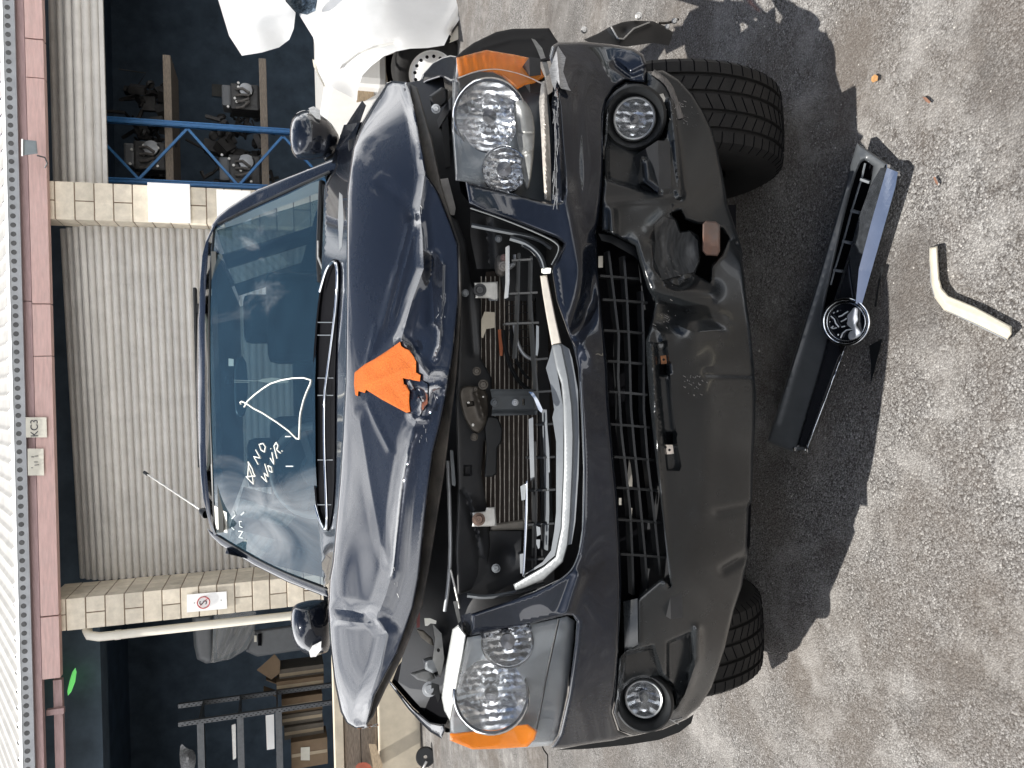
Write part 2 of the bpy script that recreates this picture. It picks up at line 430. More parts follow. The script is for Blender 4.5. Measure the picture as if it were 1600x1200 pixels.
SHUTTER = M('shutter_slat', (.66, .635, .59), .5, .0, .07, 3, dust=.45, dcol=(.36, .34, .31), objrand=.10)
WHITE = M('white_car_paint', (.84, .83, .80), .3, 0, .04, 5, coat=.6, dust=.22, dcol=(.60, .57, .52))
PVC = M('white_pvc', (.72, .68, .58), .4, 0, .05, 6)
DARKIN = M('hazed_interior', (.075, .108, .145), .8, 0, .3, 3)  # blue-grey tone carries the glare haze over the dark bays
GALV = M('galvanised_steel', (.34, .35, .36), .5, .5, .2, 12)
DARKSTEEL = M('dark_angle_steel', (.10, .105, .11), .5, .4, .2, 20)
CARD = M('cardboard', (.19, .13, .078), .85, 0, .12, 8)
GREY = M('grey_moulding', (.10, .105, .11), .5, 0, .1, 10)
WRAP = glass('plastic_wrap', (.8, .82, .84), 1.35, .25, .25)
SEAT = M('grey_seat_cloth', (.02, .022, .024), .9, 0, .15, 60)
DASH = M('dashboard_vinyl', (.014, .016, .018), .6, 0, .1, 60)
DAYLIGHT = M('pale_daylight', (.55, .56, .52), .7, 0, .05, 10)  # pale colour standing for daylight through the side window
CONC = M('pale_concrete', (.50, .44, .34), .9, 0, .15, 5, bump=.4, bscale=120)
BROWNMETAL = M('greasy_latch_steel', (.055, .048, .04), .5, .5, .4, 40, dust=.4, dcol=(.09, .07, .05))
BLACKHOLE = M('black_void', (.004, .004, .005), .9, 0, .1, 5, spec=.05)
REDP = M('red_oxide_paint', (.36, .09, .05), .6, 0, .3, 12)
LEAF = M('dry_leaf', (.36, .19, .07), .8, 0, .3, 60)
LEAFB = M('brown_leaf', (.16, .08, .05), .8, 0, .3, 60)
def ground_mat():
    m = bpy.data.materials.new('worn_asphalt'); m.use_nodes = True; t = m.node_tree; b = t.nodes['Principled BSDF']
    b.inputs['Roughness'].default_value = .9; b.inputs['Specular IOR Level'].default_value = .25
    g = N(t, 'ShaderNodeNewGeometry'); L = t.links.new
    def noise(s, d, ro=.6, w=0):
        n = N(t, 'ShaderNodeTexNoise'); n.inputs['Scale'].default_value = s; n.inputs['Detail'].default_value = d; n.inputs['Roughness'].default_value = ro; n.inputs['Distortion'].default_value = w
        L(g.outputs['Position'], n.inputs['Vector']); return n.outputs['Fac']
    def ramp(f, stops):
        r = N(t, 'ShaderNodeValToRGB'); e = r.color_ramp.elements
        while len(e) < len(stops): e.new(.5)
        for q, (p, c) in zip(e, stops): q.position = p; q.color = tuple(c) + (1,)
        L(f, r.inputs[0]); return r.outputs[0]
    def mix(f, a, c, mode='MIX'):
        x = N(t, 'ShaderNodeMixRGB', blend_type=mode)
        for i, s in ((0, f), (1, a), (2, c)):
            if isinstance(s, (tuple, list)): x.inputs[i].default_value = tuple(s) + (1,)
            elif isinstance(s, (int, float)): x.inputs[i].default_value = s
            else: L(s, x.inputs[i])
        return x.outputs[0]
    # stones: two sizes of aggregate in a dark binder
    vo = N(t, 'ShaderNodeTexVoronoi'); vo.inputs['Scale'].default_value = 205; vo.inputs['Randomness'].default_value = 1; L(g.outputs['Position'], vo.inputs['Vector'])
    vo2 = N(t, 'ShaderNodeTexVoronoi'); vo2.inputs['Scale'].default_value = 430; L(g.outputs['Position'], vo2.inputs['Vector'])
    hs = N(t, 'ShaderNodeSeparateColor'); L(vo.outputs['Color'], hs.inputs[0])
    hs2 = N(t, 'ShaderNodeSeparateColor'); L(vo2.outputs['Color'], hs2.inputs[0])
    stone = ramp(hs.outputs[0], [(0, (.065, .06, .056)), (.45, (.145, .137, .13)), (.75, (.235, .228, .22)), (1, (.40, .385, .365))])
    stone2 = ramp(hs2.outputs[1], [(0, (.06, .055, .052)), (.5, (.16, .15, .14)), (1, (.34, .33, .315))])
    base = mix(ramp(noise(45, 4), [(.4, (0, 0, 0)), (.6, (1, 1, 1))]), stone, stone2)
    edge = ramp(vo.outputs['Distance'], [(.0, (1, 1, 1)), (.55, (1, 1, 1)), (.85, (.42, .40, .38))])
    base = mix(1.0, base, edge, 'MULTIPLY')
    # brown stains, dusty pale patches
    base = mix(ramp(noise(1.9, 6, .62, .1), [(.44, (0, 0, 0)), (.64, (.72, .72, .72))]), base, (.105, .088, .074))
    base = mix(ramp(noise(3.4, 8, .7, .15), [(.49, (0, 0, 0)), (.66, (.55, .55, .55))]), base, (.36, .345, .325))
    base = mix(ramp(noise(.85, 9, .66, .15), [(.52, (0, 0, 0)), (.60, (.5, .5, .5))]), base, (.075, .070, .066))   # oil-darkened patches
    sp = N(t, 'ShaderNodeSeparateXYZ'); L(g.outputs['Position'], sp.inputs[0])
    # concrete dust: towards the left front and along the shed
    a = N(t, 'ShaderNodeMath', operation='MULTIPLY_ADD'); L(sp.outputs['X'], a.inputs[0]); a.inputs[1].default_value = -.75; a.inputs[2].default_value = -.22
    a2 = N(t, 'ShaderNodeMath', operation='ADD'); L(a.outputs[0], a2.inputs[0])
    k = N(t, 'ShaderNodeMath', operation='MULTIPLY_ADD'); L(sp.outputs['Y'], k.inputs[0]); k.inputs[1].default_value = -.55; k.inputs[2].default_value = .72; L(k.outputs[0], a2.inputs[1])
    far = N(t, 'ShaderNodeMath', operation='MULTIPLY_ADD'); L(sp.outputs['Y'], far.inputs[0]); far.inputs[1].default_value = .5; far.inputs[2].default_value = -1.25
    mxx = N(t, 'ShaderNodeMath', operation='MAXIMUM'); L(a2.outputs[0], mxx.inputs[0]); L(far.outputs[0], mxx.inputs[1])
    nn = noise(2.4, 10, .72, .1)
    su = N(t, 'ShaderNodeMath', operation='MULTIPLY_ADD'); L(nn, su.inputs[0]); su.inputs[1].default_value = 1.5; L(mxx.outputs[0], su.inputs[2])
    sf = N(t, 'ShaderNodeMath', operation='MULTIPLY_ADD'); L(noise(70, 6, .75), sf.inputs[0]); sf.inputs[1].default_value = 1.1; L(su.outputs[0], sf.inputs[2]); su = sf
    base = mix(ramp(su.outputs[0], [(1.37, (0, 0, 0)), (1.62, (.85, .85, .85))]), base, (.60, .55, .475))
    L(base, b.inputs['Base Color'])
    h = N(t, 'ShaderNodeMath', operation='MULTIPLY_ADD'); L(vo.outputs['Distance'], h.inputs[0]); h.inputs[1].default_value = -1.0; L(noise(60, 5), h.inputs[2])
    h2 = N(t, 'ShaderNodeMath', operation='MULTIPLY_ADD'); L(hs.outputs[1], h2.inputs[0]); h2.inputs[1].default_value = .5; L(h.outputs[0], h2.inputs[2])
    bp = N(t, 'ShaderNodeBump'); bp.inputs['Strength'].default_value = .75; bp.inputs['Distance'].default_value = .0045; L(h2.outputs[0], bp.inputs['Height']); L(bp.outputs[0], b.inputs['Normal'])
    return m
ASPHALT = ground_mat()

# ------------------------------------------------------------------ setting
MB().add([(-60, -60, 0), (60, -60, 0), (60, 60, 0), (-60, 60, 0)], [(0, 1, 2, 3)]).build('ground', ASPHALT, kind='structure')
# loose stones on the asphalt
mb = MB()
for _ in range(1300):
    yy = rng.uniform(.95, 4.5); xx = rng.uniform(-.62, .62) * (yy + .6); s_ = rng.uniform(.0012, .0032) * (1.6 if rng.random() < .06 else 1)
    c = np.array([xx, yy, s_ * .35]); k = 5; a0 = rng.uniform(0, 6)
    v = [c + s_ * np.array([math.cos(a0 + 2 * math.pi * j / k) * rng.uniform(.7, 1.2), math.sin(a0 + 2 * math.pi * j / k) * rng.uniform(.7, 1.2), -.35]) for j in range(k)] + [c + np.array([rng.uniform(-.3, .3) * s_, rng.uniform(-.3, .3) * s_, s_ * rng.uniform(.4, .8)])]
    mb.add(v, [(j, (j + 1) % k, k) for j in range(k)])
mb.build('gravel', M('pale_stone', (.36, .34, .31), .85, 0, .45, 160), kind='stuff')
for nm, lb, pl, mt in (('leaf', 'small orange dry leaf on the asphalt', [(1362, 120), (1367, 116), (1372, 119), (1371, 126), (1364, 129), (1361, 126)], LEAF),
                       ('leaf', 'brown curled leaf beside the pale dust patch', [(1441, 151), (1447, 152), (1454, 159), (1452, 162), (1446, 158)], LEAFB),
                       ('leaf', 'thin brown leaf sliver near the broken grille', [(1458, 277), (1461, 276), (1466, 286), (1465, 290), (1461, 285)], LEAFB)):
    MB().sheet(pl, on_plane(.012), 3, thick=.004).build(nm, mt, label=lb, cat='leaf')

WY = 9.8    # front face of the shed
def Wp(x, y, Y=WY): return P(float(x), float(y), float(Y))
# shed shell
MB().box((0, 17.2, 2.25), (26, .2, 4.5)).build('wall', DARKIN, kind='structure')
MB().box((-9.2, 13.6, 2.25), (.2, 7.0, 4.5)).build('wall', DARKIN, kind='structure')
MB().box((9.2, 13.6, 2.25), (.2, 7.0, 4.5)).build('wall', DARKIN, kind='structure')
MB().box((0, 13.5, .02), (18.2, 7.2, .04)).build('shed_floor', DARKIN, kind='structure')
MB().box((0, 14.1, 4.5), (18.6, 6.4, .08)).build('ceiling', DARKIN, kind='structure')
# white ribbed wall of the neighbouring building beside the yard (seen mirrored in the car)
rb = MB(); ys = np.arange(-8, 5.2, .15); v = [(-7.5 + (.03 if (i // 2) % 2 else 0), y_, z_) for z_ in (0, 4.2) for i, y_ in enumerate(ys)]; n_ = len(ys)
rb.add(v, [(i, i + 1, n_ + i + 1, n_ + i) for i in range(n_ - 1)]).build('wall', M('white_cladding', (.72, .72, .69), .5, 0, .05, 3), kind='structure')
# header above the doors, behind the boards
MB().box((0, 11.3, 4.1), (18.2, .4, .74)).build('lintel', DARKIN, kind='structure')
# pitched roof of corrugated sheet
rf = MB(); nx = 620; xs = np.linspace(-7, 7, nx); zw = np.where(np.mod(xs, .19) < .05, .024, 0.0)
v = []; f = []
EZ = Wp(19, 600, 9.64)[2]
for (yy, zz) in ((9.64, EZ + .02), (16.5, EZ + 2.9)):
    v += [(x, yy, zz + q) for x, q in zip(xs, zw)]
for i in range(nx - 1): f.append((i, i + 1, nx + i + 1, nx + i))
rf.add(v, f)
rf.build('shed_roof', M('white_roof_sheet', (.33, .32, .30), .6, .1, .14, 4), label='white corrugated roof sheet of the shed above the grey flashing', cat='roof', smooth=60)
# grey flashing with a row of dark scallops
def lineX(x0, x1, y): return x0 + (x1 - x0) * y / 1200.0
fl = thing('flashing_strip', 'grey metal flashing with a row of dark holes along the roof edge', 'flashing', Wp(30, 600, 9.5))
a = Wp(9, 0, 9.7); b = Wp(31, 1200, 9.7); c = Wp(25, 0, 9.7); d = Wp(53, 1200, 9.7)
zt = (a[2] + b[2]) / 2; zb = (c[2] + d[2]) / 2
MB().box((0, 9.70, (zt + zb) / 2), (13, .03, zt - zb)).build('sheet', M('grey_flashing', (.36, .37, .38), .55, .3, .15, 8, dust=.4, dcol=(.24, .24, .24)), fl)
mb = MB()
for i in range(-66, 67):
    cx = i * .1; zz = zt - (zt - zb) * .42
    mb.lathe((cx, 9.684, zz), (0, -1, 0), [(.001, .003), (.026 + rng.uniform(-.004, .003), .003), (.029, 0)], 10)
mb.build('scallop_row', M('dark_scallop', (.10, .10, .10), .8, 0, .3, 20), fl, kind='stuff')
# pink timber fascia: upper mauve board and lower pink boards
bm_ = thing('fascia_beam', 'faded pink timber fascia beam above the shed doors', 'beam', Wp(60, 600, 9.62))
def hboard(y0, y1, xa, xb, Yf, dep, nm, mt, par, bev=.004, lab=None):
    Yf = Yf + .10
    """a horizontal board: photo rows y0..y1, seen edges xa (top) and xb (bottom) given at y=600"""
    A = Wp(xa, 600, Yf); B = Wp(xb, 600, Yf); X0 = Wp((xa + xb) / 2, y1, Yf)[0]; X1 = Wp((xa + xb) / 2, y0, Yf)[0]
    return MB().box(((X0 + X1) / 2, Yf + dep / 2, (A[2] + B[2]) / 2), (X1 - X0, dep, A[2] - B[2])).build(nm, mt, par, bevel=bev, label=lab)
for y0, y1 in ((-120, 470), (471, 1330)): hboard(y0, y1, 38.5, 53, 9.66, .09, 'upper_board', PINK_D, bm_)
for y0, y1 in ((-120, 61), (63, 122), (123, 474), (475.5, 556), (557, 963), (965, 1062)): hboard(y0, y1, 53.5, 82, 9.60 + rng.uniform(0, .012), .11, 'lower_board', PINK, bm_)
hboard(1064, 1330, 70, 84, 9.85, .08, 'rear_batten', PINK_D, bm_)
hboard(1110, 1119, 58, 86, 9.8, .06, 'batten_stub', PINK_D, bm_)
# cards on the beam
def card(x0, x1, y0, y1, nm, lab):
    t = thing(nm, lab, 'notice', Wp(x1, (y0 + y1) / 2, 9.59))
    MB().sheet([(x0, y0), (x1, y0), (x1 + 1, y1), (x0 + .5, y1)], 9.675, 6, thick=.008).build('card', PAPER, t); return t
INK = M('dark_ink', (.05, .05, .055), .7, 0, .1, 10)
def strokes(lst, depth, r, nm, mt, par, k=5, res=3):
    mb = MB()
    for pl in lst:
        q = dens(pl, res, False)
        mb.tube(P(q[:, 0], q[:, 1], depth(q[:, 0], q[:, 1]) if callable(depth) else np.full(len(q), depth)), r, k)
    return mb.build(nm, mt, par, smooth=60)
t1 = card(40, 72.5, 652, 683.5, 'notice_card', 'square cream card lettered KC3 on the pink fascia beam')
def text(s, par, loc, size, mt, nm='lettering', ext=.001):
    cu = bpy.data.curves.new(nm, 'FONT'); cu.body = s; cu.size = size; cu.extrude = ext; cu.align_x = 'CENTER'; cu.align_y = 'CENTER'
    tmp = bpy.data.objects.new('tmp_text', cu); COL.objects.link(tmp)
    dg = bpy.context.evaluated_depsgraph_get(); me = bpy.data.meshes.new_from_object(tmp.evaluated_get(dg)); bpy.data.objects.remove(tmp)
    me.materials.clear(); me.materials.append(mt)
    o = bpy.data.objects.new(nm, me); COL.objects.link(o); o.parent = par; ORG[o.name] = org(par)
    o.location = tuple(np.array(loc) - org(par)); o.rotation_euler = (R(90), 0, 0); return o
text('KC3', t1, Wp(54, 669, 9.67), .105, INK)
t2 = card(43, 68, 701, 743, 'notice_card', 'taller cream card with small lines of print beside the square card')
strokes([[(49, 714), (53, 714)], [(54, 713), (60, 712.5)], [(53, 722), (59, 722)], [(54, 727), (61, 726)], [(49, 731), (51, 731)]], 9.669, .004, 'print_line', INK, t2)
# floodlight
fd = thing('flood_light', 'grey square floodlight fixed to the pink beam', 'light', Wp(58, 232, 9.4))
MB().sheet([(36, 218), (57, 220), (59, 240), (36, 243)], 9.35, 5, thick=.09, roll=(3, .01)).build('lamp_body', M('grey_lamp', (.20, .23, .24), .5, 0, .1, 10), fd)
MB().sheet([(33, 217), (36, 217), (36, 244), (33, 244)], 9.33, 5, thick=.1).build('lamp_rim', WHITE, fd)
MB().tube(P(np.array([58, 70, 74, 70]), np.array([243, 246, 255, 262]), np.array([9.45, 9.5, 9.55, 9.6])), .008).build('cable', DARKSTEEL, fd, smooth=60)

# concrete block pillars
def pillar(X0, X1, Yf, depth, lab, nc=20):
    t = thing('block_pillar', lab, 'pillar', ((X0 + X1) / 2, Yf + depth / 2, 0))
    wd = X1 - X0
    MB().box(((X0 + X1) / 2, Yf + depth / 2 + .006, nc * .1), (wd - .012, depth - .012, nc * .2)).build('mortar', MORTAR, t)
    full = MB().box((0, 0, 0), (wd, .19, .188)).build('block', BLOCK, t, bevel=.005); half = MB().box((0, 0, 0), (wd / 2 - .006, .19, .188)).build('block', BLOCK, t, bevel=.005)
    # prototypes hold meshes in their own local space
    for p in (full, half):
        p.data.transform(Matrix.Translation(Vector(org(t))))
    first = {0: full, 1: half}
    nd = max(1, int(round(depth / .2)))
    for i in range(nc):
        z = .1 + .2 * i
        for j in range(nd):
            yy = Yf + .095 + j * .2
            sp = [(0, (X0 + X1) / 2)] if i % 2 == 0 else [(1, X0 + wd / 4 - .003 + .0), (1, X1 - wd / 4 + .003)]
            if j > 0 and i % 2 == 0 and rng.random() < .4: sp = [(0, (X0 + X1) / 2)]
            for kind, xx in sp:
                L = np.array([xx + rng.uniform(-.0015, .0015), yy + rng.uniform(-.002, .002), z])
                src = first[kind]
                if not src.get('used'):
                    src['used'] = 1; src.location = tuple(L - org(t)); ORG[src.name] = L
                else:
                    c = dup(src, L, t)
    for o in t.children:
        if 'used' in o: del o['used']
    return t
pl_x0, pl_x1 = Wp(250, 970)[0], Wp(250, 922)[0]
pr_x0, pr_x1 = Wp(200, 346)[0], Wp(200, 288)[0]
pillar(pl_x0, pl_x1, WY, .80, 'concrete block pillar carrying the no stopping sign, left of the closed shutter')
pillar(pr_x0, pr_x1, WY, .40, 'concrete block pillar carrying the white board, right of the closed shutter')
# white boards on the right pillar
MB().box(((Wp(265, 348)[0] + Wp(265, 291)[0]) / 2 + .01, WY - .03, (Wp(232, 320)[2] + Wp(298, 320)[2]) / 2), (Wp(265, 291)[0] - Wp(265, 348)[0] + .03, .025, Wp(232, 320)[2] - Wp(298, 320)[2])).build('white_board', WHITE, bevel=.003, label='white board fixed to the right block pillar', cat='board')
MB().box(((Wp(350, 350)[0] + Wp(350, 297)[0]) / 2, WY - .03, (Wp(339, 320)[2] + Wp(392, 320)[2]) / 2), (.40, .02, Wp(339, 320)[2] - Wp(392, 320)[2])).build('white_board', WHITE, bevel=.003, label='lower white board on the right pillar, half hidden by the car roof', cat='board')
# no stopping sign
sg = thing('parking_sign', 'white no stopping sign with a red ring round a letter S', 'sign', Wp(354, 940, WY - .03))
MB().sheet(smooth_poly([(292, 929), (354, 924), (355, 951), (292, 957)], 0), WY - .02, 6, thick=.012).build('plate', WHITE, sg)
cS = Wp(318, 941.5, WY - .028)
th = np.linspace(0, 2 * math.pi, 30)[:-1]
MB().tube(np.c_[cS[0] + .068 * np.cos(th), np.full(29, cS[1]), cS[2] + .068 * np.sin(th)], .006, 6, closed=True).build('red_ring', M('sign_red', (.45, .06, .06), .5, 0, .1, 10), sg, smooth=60)
MB().bar(cS + (-.045, 0, .045), cS + (.045, 0, -.045), .006, .008, (0, 1, 0)).build('red_slash', MATS['sign_red'], sg)
text('S', sg, cS + (0, -.004, 0), .12, INK)
strokes([[(345, 938), (346, 938)], [(303, 942.3), (304.2, 942.3)]], WY - .03, .006, 'sign_screw', INK, sg)
# downpipe
q = [(150, 962, 10.2), (140, 972, 10.1), (136, 985, 9.95), (140, 993, 9.86), (155, 995, 9.85), (180, 992, 9.85), (300, 980, 9.85), (420, 968, 9.85), (520, 958, 9.85), (600, 950, 9.85)]
pts = [Wp(*a) for a in q]
for i in range(5, len(pts)): pts[i][0] = pts[4][0]
dp = thing('downpipe', 'cream white plastic downpipe beside the signed pillar', 'pipe', (pts[-1][0], pts[-1][1], 0))
MB().tube(pts, .052, 16).build('pipe', PVC, dp, smooth=60)
MB().tube([pts[5] + (0, 0, .0), pts[5] + (0, 0, -.06)], .057, 16).build('collar', PVC, dp, smooth=60)
# roller shutters: every slat its own part
def shutter(A, B, ztop, zbot, pitch, lab, roll_top=False):
    """A, B: ground ends (X, Y)"""
    A = np.array(A, float); B = np.array(B, float); mid = (A + B) / 2
    t = thing('roller_shutter', lab, 'shutter', (mid[0], mid[1], zbot))
    Ln = np.hypot(*(B - A)); ang = math.atan2(B[1] - A[1], B[0] - A[0])
    prof = [(.014, -.5), (.004, -.47), (-.012, -.40), (-.028, -.24), (-.034, -.02), (-.028, .20), (-.010, .36), (.006, .42), (.012, .46), (.014, .5)]
    v = []; f = []
    for sx in (-Ln / 2, Ln / 2):
        for (d, h) in prof: v.append((sx, d, h * pitch))
    n = len(prof)
    for i in range(n - 1): f.append((i, n + i, n + i + 1, i + 1))
    me = bpy.data.meshes.new('slat'); me.from_pydata(v, [], f); me.materials.append(SHUTTER)
    me.polygons.foreach_set('use_smooth', [True] * len(me.polygons)); me.set_sharp_from_angle(angle=R(35))
    k = int((ztop - zbot) / pitch)
    for i in range(k):
        o = bpy.data.objects.new('slat', me); COL.objects.link(o); o.parent = t; o.rotation_euler = (R(rng.uniform(-1, 1)), 0, ang)
        z = zbot + (i + .5) * pitch
        dy = 0.0
        if roll_top and z > ztop - .5: dy = .35 * ((z - ztop + .5) / .5) ** 2
        o.location = (0, dy, z - zbot); ORG[o.name] = org(t)
    MB().box((mid[0], mid[1], zbot - .02), (Ln, .05, .05), Matrix.Rotation(ang, 3, 'Z')).build('bottom_rail', SHUTTER, t, bevel=.006)
    return t
Lx = pl_x1; Rx = pr_x0
shutter((Lx, 10.62), (Rx, 10.12), Wp(92, 600, 10.35)[2], .06, .0815, 'closed cream roller shutter between the two block pillars', True)
zr = Wp(158.5, 140, 10.15)[2]
shutter((pr_x1 + .0, 10.15), (pr_x1 + 3.6, 10.15), Wp(60, 140, 10.15)[2], zr, .098, 'half raised cream roller shutter over the right bay', True)

# right bay: blue rack with engines
BY = 11.4
rk = thing('pallet_rack', 'blue steel pallet rack end frame with diagonal bracing in the right bay', 'rack', P(440., 250., BY) * (1, 1, 0))
def Bp(x, y, Y=BY): return P(float(x), float(y), float(Y))
pa = Bp(300, 196); pb = Bp(300, 288)
for X in (pa[0], pb[0]):
    HR = Bp(140, 190)[2]; mb = MB(); mb.box((X, BY, HR / 2), (.075, .08, HR)); mb.box((X - .02, BY - .046, HR / 2), (.012, .012, HR)); mb.box((X + .02, BY - .046, HR / 2), (.012, .012, HR)); mb.build('upright', BLUE, rk, bevel=.004)
for (a, b) in (((162, 222), (216, 279)), ((217, 280), (292, 202)), ((294, 202), (372, 290)), ((373, 290), (441, 214)), ((443, 214), (520, 296))):
    A = Bp(*a); B = Bp(*b); MB().bar(A + (0, .0, 0), B, .035, .035, (0, 1, 0)).build('brace', BLUE, rk, bevel=.003)
for xx in (268, 413):
    A = Bp(xx, 198, BY + .5); B = Bp(xx, 300, BY + .5)
    MB().box(((A[0] + B[0]) / 2 + .4, BY + .6, A[2]), (1.9, .9, .10)).build('shelf_board', WOOD_D, rk, bevel=.004)
def engine(c, s, lab, seed):
    r = random.Random(seed); t = thing('engine', lab, 'engine', c, 'used engines on the pallet rack')
    c = np.array(c)
    MB().box(c + (0, 0, .22 * s), (.42 * s, .4 * s, .44 * s)).build('engine_block', M('greasy_alloy', (.045, .044, .043), .5, .4, .5, 20), t, bevel=.03)
    MB().box(c + (0, -.02, .5 * s), (.34 * s, .36 * s, .14 * s)).build('cylinder_head', GREY, t, bevel=.03)
    MB().lathe(c + (.1 * s, -.2 * s, .2 * s), (0, -1, 0), [(.001, .05), (.06 * s, .05), (.1 * s, .04), (.1 * s, 0), (.12 * s, 0)], 20).build('pulley', GALV, t, smooth=40)
    mb = MB(); p0 = c + (-.2 * s, -.22 * s, .35 * s)
    for i in range(4): mb.tube([p0 + (i * .1 * s, 0, 0), p0 + (i * .1 * s, -.05, -.1 * s), p0 + (.1 * s + i * .04, -.06, -.2 * s)], .022 * s, 8)
    mb.build('exhaust_manifold', M('dull_cast', (.12, .11, .10), .7, .3, .3, 20), t, smooth=60)
    mb = MB()
    for i in range(7): mb.lathe(c + (r.uniform(-.2, .2) * s, -.21 * s, r.uniform(.1, .55) * s), (0, -1, 0), [(.001, .03), (.018, .03), (.018, 0)], 8)
    mb.build('bolt_row', ALU, t)
z1 = Bp(268, 240, BY + .5)[2] + .05; z2 = Bp(413, 240, BY + .5)[2] + .05
xm = (pa[0] + pb[0]) / 2
engine((xm + .05, BY + .5, z1), .95, 'dark engine on the upper shelf of the blue rack', 1)
engine((xm - .08, BY + .5, z2), 1.0, 'dark engine with round cover on the lower shelf of the blue rack', 2)
engine((xm + 1.0, BY + .55, z2), .9, 'dark engine right of the blue rack upright on the lower shelf', 3)
MB().sheet([(331, 131), (361, 133), (361, 152), (331, 150)], 17.05, 6, thick=.02).build('poster', M('dim_poster', (.12, .12, .11), .8, 0, .3, 5), label='dim pale poster on the dark rear wall of the right bay', cat='poster')

# indistinct salvaged parts filling the racks
mb = MB()
for _ in range(150):
    lo_y = rng.random() < .5
    px_, py_ = (rng.uniform(205, 260), rng.uniform(130, 284)) if lo_y else (rng.uniform(330, 408), rng.uniform(170, 292))
    c = Bp(px_, py_, BY + rng.uniform(.5, 1.3)); k = rng.random(); rot = Matrix.Rotation(rng.uniform(0, 3), 3, 'Y') @ Matrix.Rotation(rng.uniform(-1, 1), 3, 'X')
    if k < .4: mb.box(c, rng.uniform(.04, .22, 3), np.array(rot))
    elif k < .75:
        d_ = rng.normal(0, .15, (3, 3)); mb.tube(np.array([c, c + d_[0], c + d_[0] + d_[1]]), rng.uniform(.008, .03), 6)
    else: mb.lathe(c, rng.normal(0, 1, 3), [(.001, .03), (.05, .03), (.07, 0), (.05, -.03)], 12)
mb.build('scrap_parts', M('dim_scrap', (.035, .033, .032), .6, .3, .8, 5), kind='stuff')
# left bay: shelving, cartons, parts
LY = 11.0
sv = thing('steel_shelving', 'dark perforated angle steel shelving in the left bay', 'shelving', P(500., 1120., LY) * (1, 1, 0))
def angle_post(y, Yd):
    X = P(380., float(y), Yd)[0]; zt_ = P(278., float(y), Yd)[2]
    o = MB().box((X, Yd, zt_ / 2), (.055, .006, zt_)).box((X + .026, Yd + .025, zt_ / 2), (.006, .05, zt_)).build('post', DARKSTEEL, sv)
    mb = MB()
    for i in range(int(zt_ / .06)):
        for dx in (-.013, .013): mb.box((X + dx, Yd - .0045, zt_ - .05 - i * .06 - (.03 if dx > 0 else 0)), (.008, .003, .022))
    mb.build('slot_row', BLACKHOLE, o, kind='stuff')
    return X
xp = angle_post(1118, LY - .25); angle_post(1090, LY + .45)
for xx in (317, 378, 437):
    z = P(float(xx), 1170., LY)[2]
    MB().box((xp - .75, LY - .22, z), (1.5, .03, .085)).build('shelf_beam', DARKSTEEL, sv, bevel=.003)
    MB().box((xp - .75, LY + .12, z + .02), (1.5, .68, .02)).build('shelf_plate', DARKSTEEL, sv)
def carton(x0, x1, y0, y1, Y, lab, flap=False, mt=None):
    A = P(float(x0), float((y0 + y1) / 2), Y); B = P(float(x1), float((y0 + y1) / 2), Y); XL = P(float((x0 + x1) / 2), float(y1), Y)[0]; XR = P(float((x0 + x1) / 2), float(y0), Y)[0]
    t = thing('carton', lab, 'box', ((XL + XR) / 2, Y + .2, B[2]), 'cartons stacked in the left bay')
    MB().box(((XL + XR) / 2, Y + .2, (A[2] + B[2]) / 2), (XR - XL, .4, A[2] - B[2])).build('carton_body', mt or CARD, t, bevel=.004)
    MB().box(((XL + XR) / 2, Y - .002, (A[2] + B[2]) / 2), (.045, .004, A[2] - B[2] - .01)).build('tape_strip', M('packing_tape', (.36, .28, .18), .4, 0, .1, 10), t)
    if flap: MB().box((XL - .0, Y + .1, A[2] + .09), (.012, .22, .2), Matrix.Rotation(R(28), 3, 'Y')).build('flap', CARD, t)
    return t
GCARD = M('grey_carton', (.14, .12, .095), .85, 0, .15, 8)
carton(436, 506, 1042, 1060, 11.6, 'flat grey carton, topmost of the stack behind the mirror', True, GCARD)
carton(432, 506, 1061, 1078, 11.5, 'brown carton with open flap below the flat grey carton', True)
carton(440, 504, 1088, 1113, 11.55, 'printed carton with black label block behind the shelf post')
carton(440, 504, 1114, 1130, 11.5, 'pale carton under the printed carton', False, GCARD)
carton(444, 506, 1133, 1152, 11.45, 'narrow grey carton on the lower shelf', False, GCARD)
cb = carton(455, 512, 1156, 1198, 11.3, 'brown carton with a paper label on the lower shelf')
MB().sheet([(470, 1168), (484, 1167), (484, 1188), (470, 1188)], 11.285, 5, thick=.004).build('paper_label', PAPER, cb)
# tilted loose flap of cardboard
MB().sheet([(401, 1047), (429, 1022), (438, 1033), (437, 1052), (424, 1062)], 11.5, 5, thick=.06).build('cardboard_sheet', CARD, label='tilted tan cardboard sheet leaning on the cartons', cat='cardboard')
wb = thing('wrapped_bumper', 'grey spare bumper wrapped in clear plastic by the downpipe', 'bumper', P(400., 1000., 10.9) * (1, 1, 0))
MB().sheet([(300, 962), (332, 958), (334, 1035), (322, 1037), (308, 1030), (303, 1010)], 10.9, 5, thick=.2, roll=(6, .06)).build('bumper_shell', GREY, wb, smooth=50)
mb = Surf(lambda x, y: np.full(np.shape(x), 10.85))
for i in range(9): mb.crease([(330 + i * 4 + rng.uniform(-4, 4), 1034), (340 + i * 7, 975 + rng.uniform(-10, 10))], -.03 * rng.uniform(.4, 1), 2.2)
MB().sheet([(334, 960), (400, 955), (398, 990), (385, 1015), (360, 1030), (330, 1036)], mb, 3, thick=.15).build('plastic_film', WRAP, wb, smooth=60)
MB().sheet([(336, 966), (396, 962), (392, 988), (378, 1012), (340, 1030)], 10.95, 6, thick=.1).build('bumper_end', GREY, wb)
bx = thing('black_bin', 'black plastic parts bin beside the wrapped bumper', 'bin', P(440., 1000., 11.2) * (1, 1, 0))
